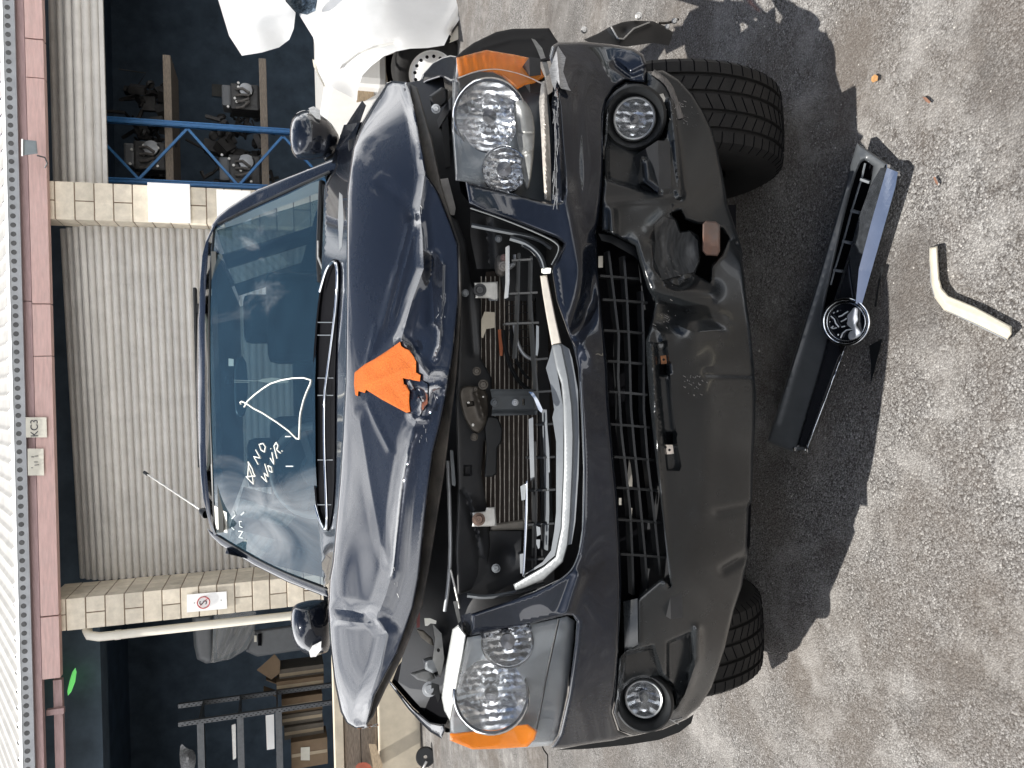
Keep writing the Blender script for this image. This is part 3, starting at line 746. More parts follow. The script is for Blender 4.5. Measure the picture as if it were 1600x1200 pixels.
MB().sheet([(396, 985), (470, 975), (470, 1016), (402, 1026), (384, 1018)], 11.1, 5, thick=.3, roll=(5, .03)).build('bin_body', GREY, bx)
MB().sheet([(403, 990), (409, 990), (409, 1009), (403, 1009)], 11.06, 4, thick=.01).build('bin_handle', BLACKHOLE, bx)
MB().sheet([(397, 993), (401, 993), (401, 1003), (397, 1003)], 11.06, 4, thick=.01).build('bin_tag', PAPER, bx)
for i, (yy, xx0, xx1, mt, lb) in enumerate(((1155, 362, 368, ALU, 'pale strip of moulding standing on the dark shelf'), (1140, 415, 428, WHITE, 'pair of white panels standing on the dark shelf'))):
    MB().sheet([(xx0, yy - 22), (xx1, yy - 24), (xx1 + 1, yy + 30), (xx0 + 2, yy + 32)], 11.15, 5, thick=.12).build('panel', mt, label=lb, cat='panel')
MB().sheet(smooth_poly([(282, 1160), (292, 1170), (303, 1172), (307, 1185), (303, 1205), (284, 1205), (280, 1185)], 1), Surf(lambda x, y: np.full(np.shape(x), 11.2)).dent(293, 1186, 12, 14, -.15), 4, thick=.1, jit=.3).build('parts_bag', M('clear_bag', (.20, .20, .20), .3, .1, .6, 40), label='crumpled clear bag of parts at the edge of the left bay', cat='bag', smooth=20)
m = bpy.data.materials.new('green_glow'); m.use_nodes = True; b_ = m.node_tree.nodes['Principled BSDF']; b_.inputs['Base Color'].default_value = (.1, .5, .1, 1); b_.inputs['Emission Color'].default_value = (.12, .48, .12, 1); b_.inputs['Emission Strength'].default_value = .75  # even green emission built into the disc material
MB().lathe(P(112., 1065., 10.9), (0.25, -.1, 1), [(.001, .025), (.12, .018), (.165, 0), (.12, -.025), (.001, -.04)], 28).build('green_disc', m, label='bright green round disc hanging high in the dark left bay', cat='lamp', smooth=60)

# timber bin wall, concrete plinth and bits at the left edge
BW = 8.7
tb = thing('timber_bin', 'weathered timber bin wall with pale capping board at the left', 'bin wall', P(590., 1150., BW) * (1, 1, 0))
def face(x0, x1, y0, y1, Y, th, nm, mt, par, bev=.006):
    A = P(float(x0), 1150., Y); B = P(float(x1), 1150., Y); XL = P(float((x0 + x1) / 2), float(y1), Y)[0]; XR = P(float((x0 + x1) / 2), float(y0), Y)[0]
    return MB().box(((XL + XR) / 2, Y + th / 2, (A[2] + B[2]) / 2), (XR - XL, th, A[2] - B[2])).build(nm, mt, par, bevel=bev)
face(523, 537, 985, 1400, BW - .04, .25, 'capping_board', CONC, tb)
for a, b in ((538, 563), (564, 589)): face(a, b, 985, 1400, BW + rng.uniform(0, .01), .12, 'plank', WOOD_D, tb)
MB().box((P(615., 1150., BW)[0] - .6, BW + .06, P(590., 1150., BW)[2] / 2), (3.2, .3, P(590., 1150., BW)[2] - .01)).build('concrete_plinth', CONC, label='pale concrete plinth below the timber bin wall', cat='plinth', bevel=.015)
ch = thing('hanging_chain', 'rusty hanging chain in front of the timber bin wall', 'chain', P(565., 1200., BW - .1))
mb_ = MB(); A = P(563., 1137., BW - .06); 
for i in range(16):
    c = A + np.array([0, 0, -.035 * i]); th = np.linspace(0, 2 * math.pi, 13)[:-1]
    if i % 2: ringp = np.c_[c[0] + .013 * np.cos(th), np.full(12, c[1]), c[2] + .025 * np.sin(th)]
    else: ringp = np.c_[np.full(12, c[0]), c[1] + .013 * np.cos(th), c[2] + .025 * np.sin(th)]
    link = MB().tube(ringp, .005, 5, closed=True).build('chain_link', RUST if i % 3 == 0 else GALV, ch, smooth=60)
MB().sheet([(576, 1162), (587, 1163), (598, 1195), (597, 1205), (584, 1205)], 8.45, 4, thick=.1).build('timber_offcut', WOOD, label='tan timber offcut leaning on the concrete plinth', cat='offcut')
MB().sheet(smooth_poly([(556, 1194), (570, 1190), (580, 1196), (582, 1206), (556, 1206)], 1), 8.5, 4, thick=.1).build('red_jack', REDP, label='red oxide coloured jack below the hanging chain', cat='jack')
cs = thing('castor_pulley', 'black pulley hook with a thin cord lying on the concrete', 'pulley', G(676., 1180.))
cc = G(676., 1182.) + (0, 0, .07)
MB().lathe(cc + (0, .03, 0), (.3, -1, .2), [(.02, .0), (.09, 0), (.10, .02), (.085, .03), (.10, .04), (.09, .06), (.02, .06), (.02, .0)], 24).build('pulley_wheel', PLASTIC_D, cs, smooth=40)
MB().tube([cc + (-.02, -.04, 0), cc + (-.08, -.05, .04), cc + (-.14, -.05, .03)], .016).build('hook', METAL, cs, smooth=60)
MB().tube([cc + (-.14, -.05, .03), cc + (-.7, .0, .02), cc + (-1.3, .1, .1)], .004, 5).build('cord', GALV, cs, smooth=60)
# crack in the concrete at the left
mb_ = MB(); q = dens([(845, 1160), (850, 1172), (856, 1180), (856, 1205)], 3, False)
mb_.tube(P(q[:, 0], q[:, 1], on_plane(.001)(q[:, 0], q[:, 1])), .005, 4).build('ground_crack', BLACKHOLE, kind='stuff')
# timber block by the white car
MB().sheet([(559, 112), (568, 105), (583, 101), (584, 150), (570, 158), (557, 160)], 6.6, 4, thick=.3).build('timber_block', WOOD, label='sawn timber block under the white car front', cat='block')
MB().sheet([(585, 100), (600, 97), (606, 126), (600, 134), (585, 150)], 6.65, 4, thick=.25).build('concrete_pad', CONC, label='pale concrete pad behind the sawn timber block', cat='pad')

# white car
wc = thing('white_car', 'white damaged car with raised bonnet at the right edge', 'car', P(740., 20., 6.2) * (1, 1, 0))
arch = [(558, 157), (559, 140), (566, 118), (579, 104), (600, 88), (620, 80), (641, 76), (668, 75), (694, 71), (703, 52), (738, 2), (752, -25)]
s = Surf(TPS([(470, 20, 6.3), (500, 120, 5.9), (558, 150, 5.9), (560, 60, 5.85), (640, 60, 5.8), (600, 0, 6.0), (520, 20, 6.1), (700, 40, 5.85), (740, -10, 6.0), (480, -60, 6.6), (700, -60, 6.3)]))
s.crease([(537, 103), (560, 85), (590, 73), (618, 68)], .03, 2.5, True).crease([(705, 50), (740, -15)], .05, 4)
MB().sheet([(468, 24), (489, 58), (493, 72), (492, 95), (498, 112), (507, 130)] + arch + [(752, -70), (470, -70)], s, 5, thick=.06).build('front_wing', WHITE, wc, smooth=50)
MB().sheet([(700, 68), (706, 54), (740, 2), (755, -25), (770, -10), (745, 25), (715, 62)], 5.95, 5, thick=.05).build('sill_trim', M('cream_white', (.62, .58, .5), .4, 0, .05, 8), wc)
s = Surf(TPS([(340, 0, 6.6), (378, 88, 6.2), (447, 68, 6.2), (462, 18, 6.3), (400, 0, 6.5), (400, -60, 6.9), (400, 50, 6.25)]))
MB().sheet([(336, -60), (341, 0), (358, 56), (378, 87), (409, 82), (436, 74), (452, 62), (459, 45), (462, 18), (447, 0), (440, -60)], s, 6, thick=.05).build('raised_bonnet', WHITE, wc, smooth=50)
hl = MB().sheet([(446, 2), (462, 20), (480, 23), (493, 17), (496, 0), (494, -30), (446, -30)], Surf(lambda x, y: np.full(np.shape(x), 6.1)).dent(470, 5, 16, 14, .08), 4, thick=.05, jit=.3).build('headlamp', M('dark_lamp_glass', (.10, .13, .16), .1, .6, .8, 60), wc)
s = Surf(lambda x, y: np.full(np.shape(x), 6.0))
MB().sheet([(488, 92), (494, 96), (497, 112), (510, 138), (505, 134), (496, 116), (490, 104)], s, 3, thick=.02, jit=.4).build('torn_clip', M('cream_white', (.6, .56, .5)), wc)
wcn = P(675., 116., 6.12)
whl = MB()
ax = np.array([-.62, -.78, 0.0]); ax /= np.linalg.norm(ax)
whl.lathe(wcn, ax, [(.185, -.02), (.19, .01), (.215, .025), (.27, .02), (.30, 0), (.312, -.04), (.312, -.15), (.2, -.18)], 40)
wheel_o = whl.build('wheel', RUBBER, wc, smooth=50)
MB().lathe(wcn, ax, [(.19, .0), (.18, -.01), (.165, -.02), (.14, .0), (.10, .012), (.055, .0), (.02, .005), (.001, .005)], 40).build('rim', WHITE, wheel_o, smooth=50)
mb_ = MB(); u = np.cross(ax, [0, 0, 1]); u /= np.linalg.norm(u)
for i in range(16):
    a = i / 16 * 2 * math.pi; mb_.lathe(wcn + ax * .004 + .14 * (math.cos(a) * u + math.sin(a) * np.array([0, 0, 1])), ax, [(.001, .002), (.013, .002), (.014, -.004)], 8)
mb_.build('rim_hole_row', BLACKHOLE, wheel_o)
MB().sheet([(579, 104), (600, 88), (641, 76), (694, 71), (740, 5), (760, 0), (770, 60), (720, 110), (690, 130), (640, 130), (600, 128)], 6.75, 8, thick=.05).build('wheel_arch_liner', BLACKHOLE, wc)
MB().box((wcn[0] + 1.5, 7.3, .75), (3.0, 1.7, .5)).build('body_core', WHITE, wc, bevel=.06)

# =================================================================== the wrecked SUV
car = thing('damaged_suv', 'black SUV with smashed front and buckled bonnet parked nose on to the shed', 'car', (0, 3.6, 0))
# ---- wheels
def tyre(X, Yc, zc, R0=.362, wd=.235):
    """tread built of ribs with grooves, blocks cut by sipes"""
    K = 180; mb = MB()
    hw = wd / 2
    gro = [-.068, -.024, .024, .068]; gw = .0055
    prof = []
    def crown(x): return R0 - .010 * abs(x / hw) ** 3.2 - (.02 * max(0, (abs(x) - hw * .86) / (hw * .14)) ** 1.6)
    xs_ = sorted(set([-hw, -hw * .96, -hw * .86, -.09, .09, hw * .86, hw * .96, hw] + [g + s_ * q for g in gro for s_ in (-1, 1) for q in (gw, gw * .7)] + [-.045, 0, .045]))
    for x in xs_:
        ing = any(abs(x - g) < gw * .85 for g in gro); prof.append((x, crown(x) - (.009 if ing else 0)))
    prof = [(-hw * .90, .20), (-hw * 1.04, .235), (-hw * 1.06, .29), (-hw * 1.03, .325)] + prof + [(hw * 1.03, .325), (hw * 1.06, .29), (hw * 1.04, .235), (hw * .90, .20)]
    v = []
    for x, r in prof:
        for j in range(K):
            a = 2 * math.pi * j / K; rr = r
            v.append((X + x, Yc + rr * math.cos(a), zc + rr * math.sin(a)))
    f = []
    for i in range(len(prof) - 1):
        for j in range(K): f.append((i * K + j, i * K + (j + 1) % K, (i + 1) * K + (j + 1) % K, (i + 1) * K + j))
    mb.add(v, f)
    t = mb.build('tyre', RUBBER, car, smooth=32)
    # sipes: thin dark cuts, slightly proud ridges would catch light so they are recessed strips
    sp = MB()
    for j in range(64):
        a = 2 * math.pi * j / 64
        if math.cos(a) > .25: continue
        for (xa, xb, sk) in ((-hw * .97, -.075, 0), (-.062, -.03, .05), (-.018, .018, -.05), (.03, .062, .05), (.075, hw * .97, 0)):
            n_ = 4 if abs(sk) < .01 else 3; pts = []
            for q in range(n_):
                x = xa + (xb - xa) * q / (n_ - 1); aa = a + sk * (q / (n_ - 1) - .5); r = crown(x) + .0004
                pts.append((X + x, Yc + r * math.cos(aa), zc + r * math.sin(aa)))
            sp.tube(pts, .0016, 4)
    sp.build('tread_sipes', BLACKHOLE, t, kind='stuff')
    MB().lathe((X, Yc, zc), (1 if X > 0 else -1, 0, 0), [(.20, .09), (.19, .06), (.05, .09), (.001, .09)], 24).build('rim', ALU, t, smooth=40)
AX_Y = 2.06
tyre(.70, AX_Y, .355); tyre(-.765, AX_Y + .16, .355)
tyre(.72, 4.75, .355); tyre(-.72, 4.75, .355)

for sg in (1, -1):
    MB().box((sg * .735, 2.28, .86), (.03, .66, .28)).build('wing_light_block', BAYBLK, car)  # added panels inside the wings, block sun leaking into the ground shadow
# ---- body shell behind (sides, roof, rear) in world space
def loft(secs, close=True):
    """secs: list of (Y, [(x,z)...])"""
    mb = MB(); n = len(secs[0][1]); v = [(x, Y, z) for Y, pr in secs for x, z in pr]; f = []
    for i in range(len(secs) - 1):
        for j in range(n - 1): f.append((i * n + j, i * n + j + 1, (i + 1) * n + j + 1, (i + 1) * n + j))
    return mb.add(v, f)
def side(sg):
    pr = lambda o, zt_: [(sg * (.84 + o), .42), (sg * (.89 + o), .5), (sg * (.91 + o), .85), (sg * (.90 + o), 1.05), (sg * (.86 + o), zt_)]
    return loft([(2.55, pr(0, 1.22)), (3.4, pr(.0, 1.24)), (4.6, pr(.0, 1.26)), (5.7, pr(-.02, 1.28)), (6.1, pr(-.12, 1.26))])
for sg in (1, -1): side(sg).build('door_side', PAINT, car, smooth=40)
rz = [(-.66, 1.70), (-.55, 1.745), (-.3, 1.765), (0, 1.77), (.3, 1.765), (.55, 1.745), (.66, 1.70)]
# roof: front edge follows the windscreen top
rf_px = [(334, 836), (326, 815), (318, 780), (314, 740), (312, 690), (311, 600), (311, 500), (313, 440), (316, 400), (322, 376), (333, 352)]
fr = np.array([P(float(x), float(y), 3.62 + .0) for x, y in rf_px])
mb = MB(); rows = [np.array([P(float(x) + (9 if 1 < i < 9 else 4), float(y), 3.55 + .00045 * abs(y - 595) * .5) for i, (x, y) in enumerate(rf_px)]), fr]
for Yb, dz, sc_ in ((3.75, .022, 1.01), (4.2, .045, 1.03), (5.0, .05, 1.03), (5.7, .0, 1.0), (6.1, -.08, .95)):
    rows.append(np.c_[fr[:, 0] * sc_, np.full(len(fr), Yb), fr[:, 2] + dz * (1 - (np.abs(fr[:, 0]) / .75) ** 2)])
n = len(fr); v = np.concatenate(rows); f = []
for i in range(len(rows) - 1):
    for j in range(n - 1): f.append((i * n + j, i * n + j + 1, (i + 1) * n + j + 1, (i + 1) * n + j))
mb.add(v, f); mb.build('roof', PAINT, car, smooth=60)
MB().box((P(308.5, 590., 4.15)[0], 4.15, P(308.5, 590., 4.15)[2]), (P(308.5, 442., 4.15)[0] - P(308.5, 722., 4.15)[0], .06, .016)).build('roof_crossbar', PLASTIC_D, car, bevel=.006)
for sx in (-.42, .42): MB().box((sx, 4.15, P(308.5, 590., 4.15)[2] - .03), (.05, .06, .05)).build('crossbar_foot', PLASTIC_D, car, bevel=.006)
# windscreen
WS = TPS([(490, 600, 2.78), (495, 800, 2.87), (503, 905, 3.02), (494, 500, 2.78), (500, 400, 2.83), (507, 272, 3.0), (325, 600, 3.50), (325, 450, 3.52), (335, 357, 3.62), (331, 750, 3.54), (336, 834, 3.64), (410, 600, 3.09), (410, 400, 3.14), (410, 800, 3.18), (400, 325, 3.40), (400, 870, 3.42), (450, 290, 3.2), (450, 895, 3.22)])
ws_o = [(325, 600), (325, 500), (327, 430), (330, 385), (335, 357), (352, 347), (400, 324), (450, 302), (507, 274), (512, 290), (508, 400), (500, 440), (496, 500), (492, 600), (493, 725), (497, 800), (500, 835), (507, 915), (450, 896), (400, 872), (360, 848), (338, 833), (333, 810), (331, 750), (327, 680)]
ws = MB().sheet(ws_o, WS, 8, thick=0).build('windscreen', WSGLASS, car, smooth=80)
# black frit border and mouldings
def strip(pl, depth, wpx, nm, mt, par, th=.01, sm=50):
    """a ribbon along a photo polyline, wpx wide"""
    q = dens(smooth_poly(pl, 2, False), 6, False); t = np.gradient(q, axis=0); t /= np.linalg.norm(t, axis=1)[:, None]; nn = np.c_[-t[:, 1], t[:, 0]]
    a = q + nn * wpx / 2; b = q - nn * wpx / 2
    A = P(a[:, 0], a[:, 1], depth(q[:, 0], q[:, 1])); B = P(b[:, 0], b[:, 1], depth(q[:, 0], q[:, 1])); C = (A + B) / 2; rd = (C - CAM) / np.linalg.norm(C - CAM, axis=1)[:, None]
    C = C - rd * th
    A2 = A + rd * th * 2; B2 = B + rd * th * 2; n = len(q); f = []
    for i in range(n - 1):
        for k in range(4): f.append((k * n + i, k * n + i + 1, (k + 1) * n + i + 1, (k + 1) * n + i))
    return MB().add(np.concatenate([A2, A, C, B, B2]), f).build(nm, mt, par, smooth=sm)
strip([(336, 833), (332, 750), (327, 600), (327, 450), (335, 358)], offset(WS, -.004), 4, 'top_moulding', PLASTIC_D, ws, .004)
# A pillars
pil = Surf(offset(WS, .01))
MB().sheet([(323, 825), (334, 833), (345, 836), (360, 846), (400, 870), (450, 894), (511, 917), (514, 935), (450, 910), (398, 884), (345, 852), (330, 838)], pil, 4, thick=.06, roll=(5, .012)).build('windscreen_pillar', PAINT, car, smooth=60)
MB().sheet([(330, 353), (340, 338), (356, 325), (400, 297), (450, 276), (527, 246), (532, 262), (507, 276), (450, 304), (400, 326), (352, 349), (336, 359)], pil, 4, thick=.06, roll=(5, .012)).build('windscreen_pillar', PAINT, car, smooth=60)
strip([(340, 838), (400, 874), (450, 898), (512, 921)], offset(WS, -.008), 4, 'pillar_moulding', PLASTIC_D, car, .006)
strip([(340, 350), (400, 320), (450, 297), (515, 268)], offset(WS, -.008), 4, 'pillar_moulding', PLASTIC_D, car, .006)
# rear pillars and side windows
for sg in (1, -1):
    loft([(3.5, [(sg * .86, 1.2), (sg * .69, 1.68)]), (5.6, [(sg * .86, 1.25), (sg * .69, 1.70)])]).build('side_window', SIDEGLASS, car)
    mb = MB()
    for yy in (4.35, 5.55): mb.bar((sg * .865, yy, 1.2), (sg * .69, yy, 1.70), .08, .03, (0, 1, 0))
    mb.build('side_pillar', PAINT, car)
MB().add([(-.75, 6.08, 1.2), (.75, 6.08, 1.2), (.62, 5.95, 1.70), (-.62, 5.95, 1.70)], [(0, 1, 2, 3)]).build('rear_window', SIDEGLASS, car)
MB().box((0, 6.12, .85), (1.66, .1, .8)).build('tailgate', PAINT, car, bevel=.04)
MB().box((0, 4.0, .42), (1.5, 4.0, .16)).build('underbody', BAYBLK, car)
MB().box((0, 2.25, .80), (1.66, .8, .03)).build('light_block_plate', BAYBLK, car)  # added plate, keeps sun from leaking through the engine bay
MB().box((0, 1.80, .60), (1.08, .49, .03)).build('light_block_plate', BAYBLK, car)  # second added plate, stops sun streaks through the grille opening
MB().box((0, 2.62, .85), (1.66, .04, .7)).build('firewall', BAYBLK, car)
# cabin
MB().box((0, 3.12, 1.16), (1.46, .55, .12)).build('dashboard', DASH, car, bevel=.04)
c = P(492., 735., 3.3); th = np.linspace(0, 2 * math.pi, 41)[:-1]
n_ = np.array([0, -math.cos(R(25)), math.sin(R(25))]); u_ = np.array([1, 0, 0]); v_ = np.cross(n_, u_)
sw = MB().tube(np.array([c + .185 * (math.cos(a) * u_ + math.sin(a) * v_) for a in th]), .018, 10, closed=True).build('steering_wheel', M('wheel_leather', (.12, .13, .13), .5, 0, .1, 20), car, smooth=60)
MB().lathe(c + (0, .02, -.01), n_, [(.001, .03), (.05, .03), (.075, .0), (.075, -.04)], 20).build('hub_pad', DASH, sw, smooth=50)
for a in (0.3, math.pi - .3, -math.pi / 2): MB().bar(c, c + .18 * (math.cos(a) * u_ + math.sin(a) * v_), .03, .015, tuple(n_)).build('spoke', DASH, sw)
for sx in (-.38, .38):
    st = MB().box((sx, 4.2, 1.12), (.48, .16, .75), Matrix.Rotation(R(-12), 3, 'X')).build('seat', SEAT, car, bevel=.05)
    MB().box((sx, 4.28, 1.53), (.26, .1, .16)).build('headrest', SEAT, st, bevel=.04)
MB().box((0, 5.3, 1.05), (1.3, .15, .6)).build('rear_seat', SEAT, car, bevel=.05)
MB().box((0, 4.6, 1.695), (1.2, 2.2, .02)).build('headlining', M('headlining_cloth', (.12, .12, .11), .9, 0, .05, 20), car)
mi = MB().sheet(smooth_poly([(366, 560), (384, 556), (388, 600), (385, 648), (372, 653), (366, 640)], 1), 3.42, 4, thick=.03, roll=(3, .01)).build('rear_view_mirror', M('mirror_back', (.06, .10, .12), .3, .2, .1, 20), car, smooth=50)
MB().sheet([(357, 560), (365, 561), (365, 572), (357, 572)], offset(WS, .012), 3, thick=.004).build('sensor_tag', WHITEPAINT, car)
MB().sheet([(352, 588), (363, 588), (363, 602), (352, 602)], 3.38, 4, thick=.03).build('mirror_mount', DASH, car)
tg = strokes([[(366, 594), (402, 595)], [(366, 597), (390, 597)]], offset(WS, .03), .0016, 'tag_string', PAPER, car)
MB().sheet([(402, 595), (410, 592), (425, 590), (437, 591), (440, 593), (451, 594), (450, 598), (442, 598), (434, 599), (420, 598), (410, 597)], offset(WS, .03), 3, thick=.004).build('hanging_tag', PAPER, car)
MB().sheet([(352, 346), (400, 322), (450, 300), (498, 282), (499, 300), (470, 312), (430, 326), (390, 342), (364, 358), (352, 362)], 3.78, 6, thick=.02).build('daylight_panel', DAYLIGHT, car)  # added panel, its pale colour imitates daylight beyond the side window
# marker writing on the glass (photo strokes laid on the glass)
WSF = offset(WS, -.004)
def zz(lst, x0, y0, k): return [[(x0 + a / k, y0 + b / k) for a, b in pl] for pl in lst]
tri = zz([[(355, 650), (400, 570), (500, 480), (600, 405), (700, 340), (850, 290), (1000, 265), (1150, 260), (1250, 290), (1240, 340), (1190, 450), (1150, 560), (1110, 720), (1100, 800), (1090, 1080), (1050, 1070), (950, 970), (800, 860), (600, 730), (480, 670), (380, 600), (320, 575), (300, 590), (310, 615)]], 340, 560, 8.57)
strokes(tri, WSF, .0027, 'marker_triangle', WHITEPAINT, ws)
wr = zz([[(385, 275), (395, 340), (430, 430), (440, 510)], [(385, 275), (430, 350), (440, 390), (460, 425)], [(365, 432), (460, 425)], [(365, 432), (400, 470), (440, 510)], [(390, 300), (380, 440)],
         [(490, 305), (443, 222), (515, 240), (463, 152)], [(510, 92), (540, 85), (565, 120), (555, 175), (520, 152), (498, 92)],
         [(523, 430), (580, 487), (552, 395), (597, 432), (558, 298)], [(590, 318), (625, 330), (637, 385), (607, 372), (590, 318)], [(615, 238), (657, 304), (634, 178)],
         [(686, 242), (655, 112), (678, 75), (697, 108), (684, 152), (722, 188)], [(736, 160), (742, 170)], [(620, 138), (624, 143)]], 330, 680, 6.667)
strokes(wr, WSF, .0023, 'marker_writing', WHITEPAINT, ws)
strokes(zz([[(285, 1000), (330, 1000), (290, 1065), (332, 1072)], [(318, 898), (293, 900), (300, 948), (327, 962)], [(345, 800), (312, 830)], [(215, 960), (240, 985)], [(215, 870), (252, 830), (235, 790)]], 330, 680, 6.667), WSF, .0022, 'faint_marker', M('faded_marker', (.6, .65, .65), .6, 0, .1, 20), ws)
strokes([[(446, 682), (454, 682)], [(447, 728.5), (458, 728.5)]], WSF, .002, 'marker_dash', MATS['faded_marker'], ws)
MB().sheet([(335, 790), (354, 801), (355, 833), (337, 826)], offset(WS, -.003), 5, thick=.003).build('rego_label', WHITEPAINT, ws, label='white paper label in the corner')
# aerial
aa = P(317., 799., 3.75); ab = P(227., 739., 4.1)
an = MB().tube([aa, (aa + ab) / 2, ab], .004, 6).build('aerial', ALU, car, smooth=60)
MB().lathe(ab, ab - aa, [(.001, -.02), (.008, -.02), (.008, .01), (.001, .014)], 10).build('aerial_tip', PLASTIC_D, an)
MB().lathe(aa, ab - aa, [(.022, -.03), (.018, 0), (.008, .02), (.001, .02)], 12).build('aerial_base', PLASTIC_D, an, smooth=50)

# ---- mirrors
def wing_mirror(pl, cx, cy, ind, Y, stalk):
    s = Surf(lambda x, y: np.full(np.shape(x), Y)).dent(cx, cy, 48, 42, -.10)
    s.crease([(cx + 24, cy - 34), (cx + 26, cy), (cx + 20, cy + 34)], -.014, 6)
    m_ = MB().sheet(smooth_poly(pl, 2), s, 4, thick=.06, roll=(14, .06)).build('wing_mirror', PAINT, car, smooth=60)
    MB().sheet(ind, offset(s, -.012), 3, thick=.02).build('indicator', M('clear_indicator', (.72, .72, .70), .2, 0, .2, 90), m_)
    MB().sheet(stalk, Y + .02, 4, thick=.05, roll=(5, .02)).build('mirror_foot', PLASTIC_D, m_, smooth=50)
wing_mirror([(452, 205), (456, 183), (468, 173), (485, 171), (505, 181), (520, 195), (530, 212), (531, 228), (524, 240), (510, 247), (480, 251), (462, 248), (454, 232)], 488, 212, [(482, 169), (490, 166), (500, 172), (501, 187), (494, 185), (485, 176)], 2.88, [(500, 236), (532, 216), (536, 240), (508, 252)])
wing_mirror([(454, 962), (458, 945), (480, 938), (505, 936), (514, 942), (518, 960), (516, 1016), (505, 1022), (485, 1026), (470, 1018), (460, 1005), (455, 985)], 486, 980, [(502, 1002), (501, 1016), (494, 1026), (485, 1027), (483, 1018), (488, 1009)], 2.88, [(505, 930), (518, 935), (522, 952), (508, 954)])

# ---- cowl, wiper, bonnet scoop
cowl = TPS([(505, 300, 2.78), (505, 600, 2.66), (505, 850, 2.74), (540, 300, 2.40), (541, 600, 2.36), (530, 850, 2.46), (505, 930, 2.85), (520, 950, 2.6), (531, 215, 2.85), (566, 157, 2.5)])
so_ = smooth_poly([(505, 427), (518, 408), (527, 409), (529, 425), (526, 470), (523, 530), (521, 600), (521, 680), (520, 773), (513, 829), (504, 816), (496, 796), (492, 740), (491, 600), (494, 530), (500, 460)], 1)
MB().sheet([(531, 212), (548, 184), (566, 157), (572, 165), (556, 210), (547, 290), (545, 450), (543, 600), (536, 750), (524, 860), (520, 905), (506, 918), (498, 830), (491, 740), (489, 600), (494, 500), (502, 440), (507, 290), (524, 262), (527, 240)], cowl, 5, holes=[so_], thick=.03).build('cowl_panel', PAINT, car, smooth=50)
MB().sheet([(530, 300), (535, 305), (537, 345), (534, 385), (530, 392), (528, 345)], offset(cowl, -.012), 4, thick=.01, roll=(3, .01)).build('cowl_highlight', SILVER, car, smooth=60)  # silver strip painted in for the highlight along the cowl
sc_in = offset(cowl, -.02)
so = smooth_poly([(505, 425), (518, 405), (528, 406), (531, 425), (528, 470), (525, 530), (523, 600), (523, 680), (522, 775), (514, 833), (503, 820), (494, 800), (489, 740), (488, 600), (491, 530), (498, 460)], 1)
scp = MB().sheet(so, Surf(sc_in).pocket(so, .07, 7), 3, thick=.03).build('bonnet_scoop', BLACKHOLE, car, smooth=40)
q = dens(smooth_poly([(500, 455), (510, 420), (522, 407), (528, 418), (526, 470), (520, 525), (511, 590), (507, 620), (507, 700), (510, 770), (512, 833), (500, 815), (493, 790)], 2, False), 5, False)
MB().tube(P(q[:, 0], q[:, 1], cowl(q[:, 0], q[:, 1]) - .045), .0055, 8).build('scoop_rim', CHROME, scp, smooth=60)
for yy in (503, 523, 590, 617, 718, 788):
    MB().sheet([(496, yy), (521, yy), (521, yy + 1.4), (496, yy + 1.4)], offset(cowl, .0), 4, thick=.01).build('scoop_rib', GREYPL, scp)
wpx = [(503, 285, 2.92), (501, 340, 2.84), (499, 400, 2.79), (501, 440, 2.77)]
wpr = MB().tube([P(float(a), float(b), c) for a, b, c in wpx], .012, 8).build('wiper', PLASTIC_D, car, smooth=60)
MB().tube([P(507., 290., 2.9), P(505., 360., 2.82), P(504., 430., 2.76)], .009, 8).build('wiper_blade', PLASTIC_D, wpr, smooth=60)
MB().tube([P(497., 377., 2.77), P(497., 402., 2.75), P(506., 424., 2.70)], .0045, 6).build('wiper_arm', ALU, wpr, smooth=60)

# ---- bonnet (buckled)
def curve(pts, deg=None):
    p = np.array(pts, float); xs_, ys_ = p[:, 0], p[:, 1]; n = len(xs_)          # natural cubic spline
    h_ = np.diff(xs_); A_ = np.eye(n); r_ = np.zeros(n)
    for i in range(1, n - 1):
        A_[i, i - 1:i + 2] = h_[i - 1], 2 * (h_[i - 1] + h_[i]), h_[i]; r_[i] = 3 * ((ys_[i + 1] - ys_[i]) / h_[i] - (ys_[i] - ys_[i - 1]) / h_[i - 1])
    c_ = np.linalg.solve(A_, r_)
    def f(x):
        x = np.clip(x, xs_[0], xs_[-1]); i = np.clip(np.searchsorted(xs_, x) - 1, 0, n - 2); t = x - xs_[i]
        b_ = (ys_[i + 1] - ys_[i]) / h_[i] - h_[i] * (2 * c_[i] + c_[i + 1]) / 3; d_ = (c_[i + 1] - c_[i]) / (3 * h_[i])
        return ys_[i] + b_ * t + c_[i] * t * t + d_ * t ** 3
    return f
def poly(pts, deg):
    p = np.array(pts, float); k_ = np.polyfit((p[:, 0] - 620) / 500, p[:, 1], deg); return lambda y: np.polyval(k_, (y - 620) / 500)
_xr = curve([(100, 610), (135, 598), (180, 574), (230, 552), (300, 541.5), (450, 540), (600, 538), (750, 529), (900, 513), (1000, 513), (1080, 523), (1140, 542)])
_xf = curve([(100, 640), (135, 643), (240, 663), (300, 686), (350, 704), (425, 718), (540, 711), (600, 702), (707, 678), (810, 664), (900, 655), (960, 643), (1020, 621), (1087, 587), (1140, 572)])
_Yr = poly([(120, 2.28), (200, 2.26), (300, 2.24), (450, 2.21), (600, 2.20), (750, 2.26), (850, 2.33), (950, 2.38), (1050, 2.35), (1130, 2.28)], 5)
_Yf = poly([(120, 2.10), (230, 1.90), (300, 1.80), (425, 1.70), (600, 1.66), (707, 1.68), (810, 1.72), (900, 1.78), (960, 1.84), (1020, 1.92), (1087, 2.03), (1135, 2.12)], 4)
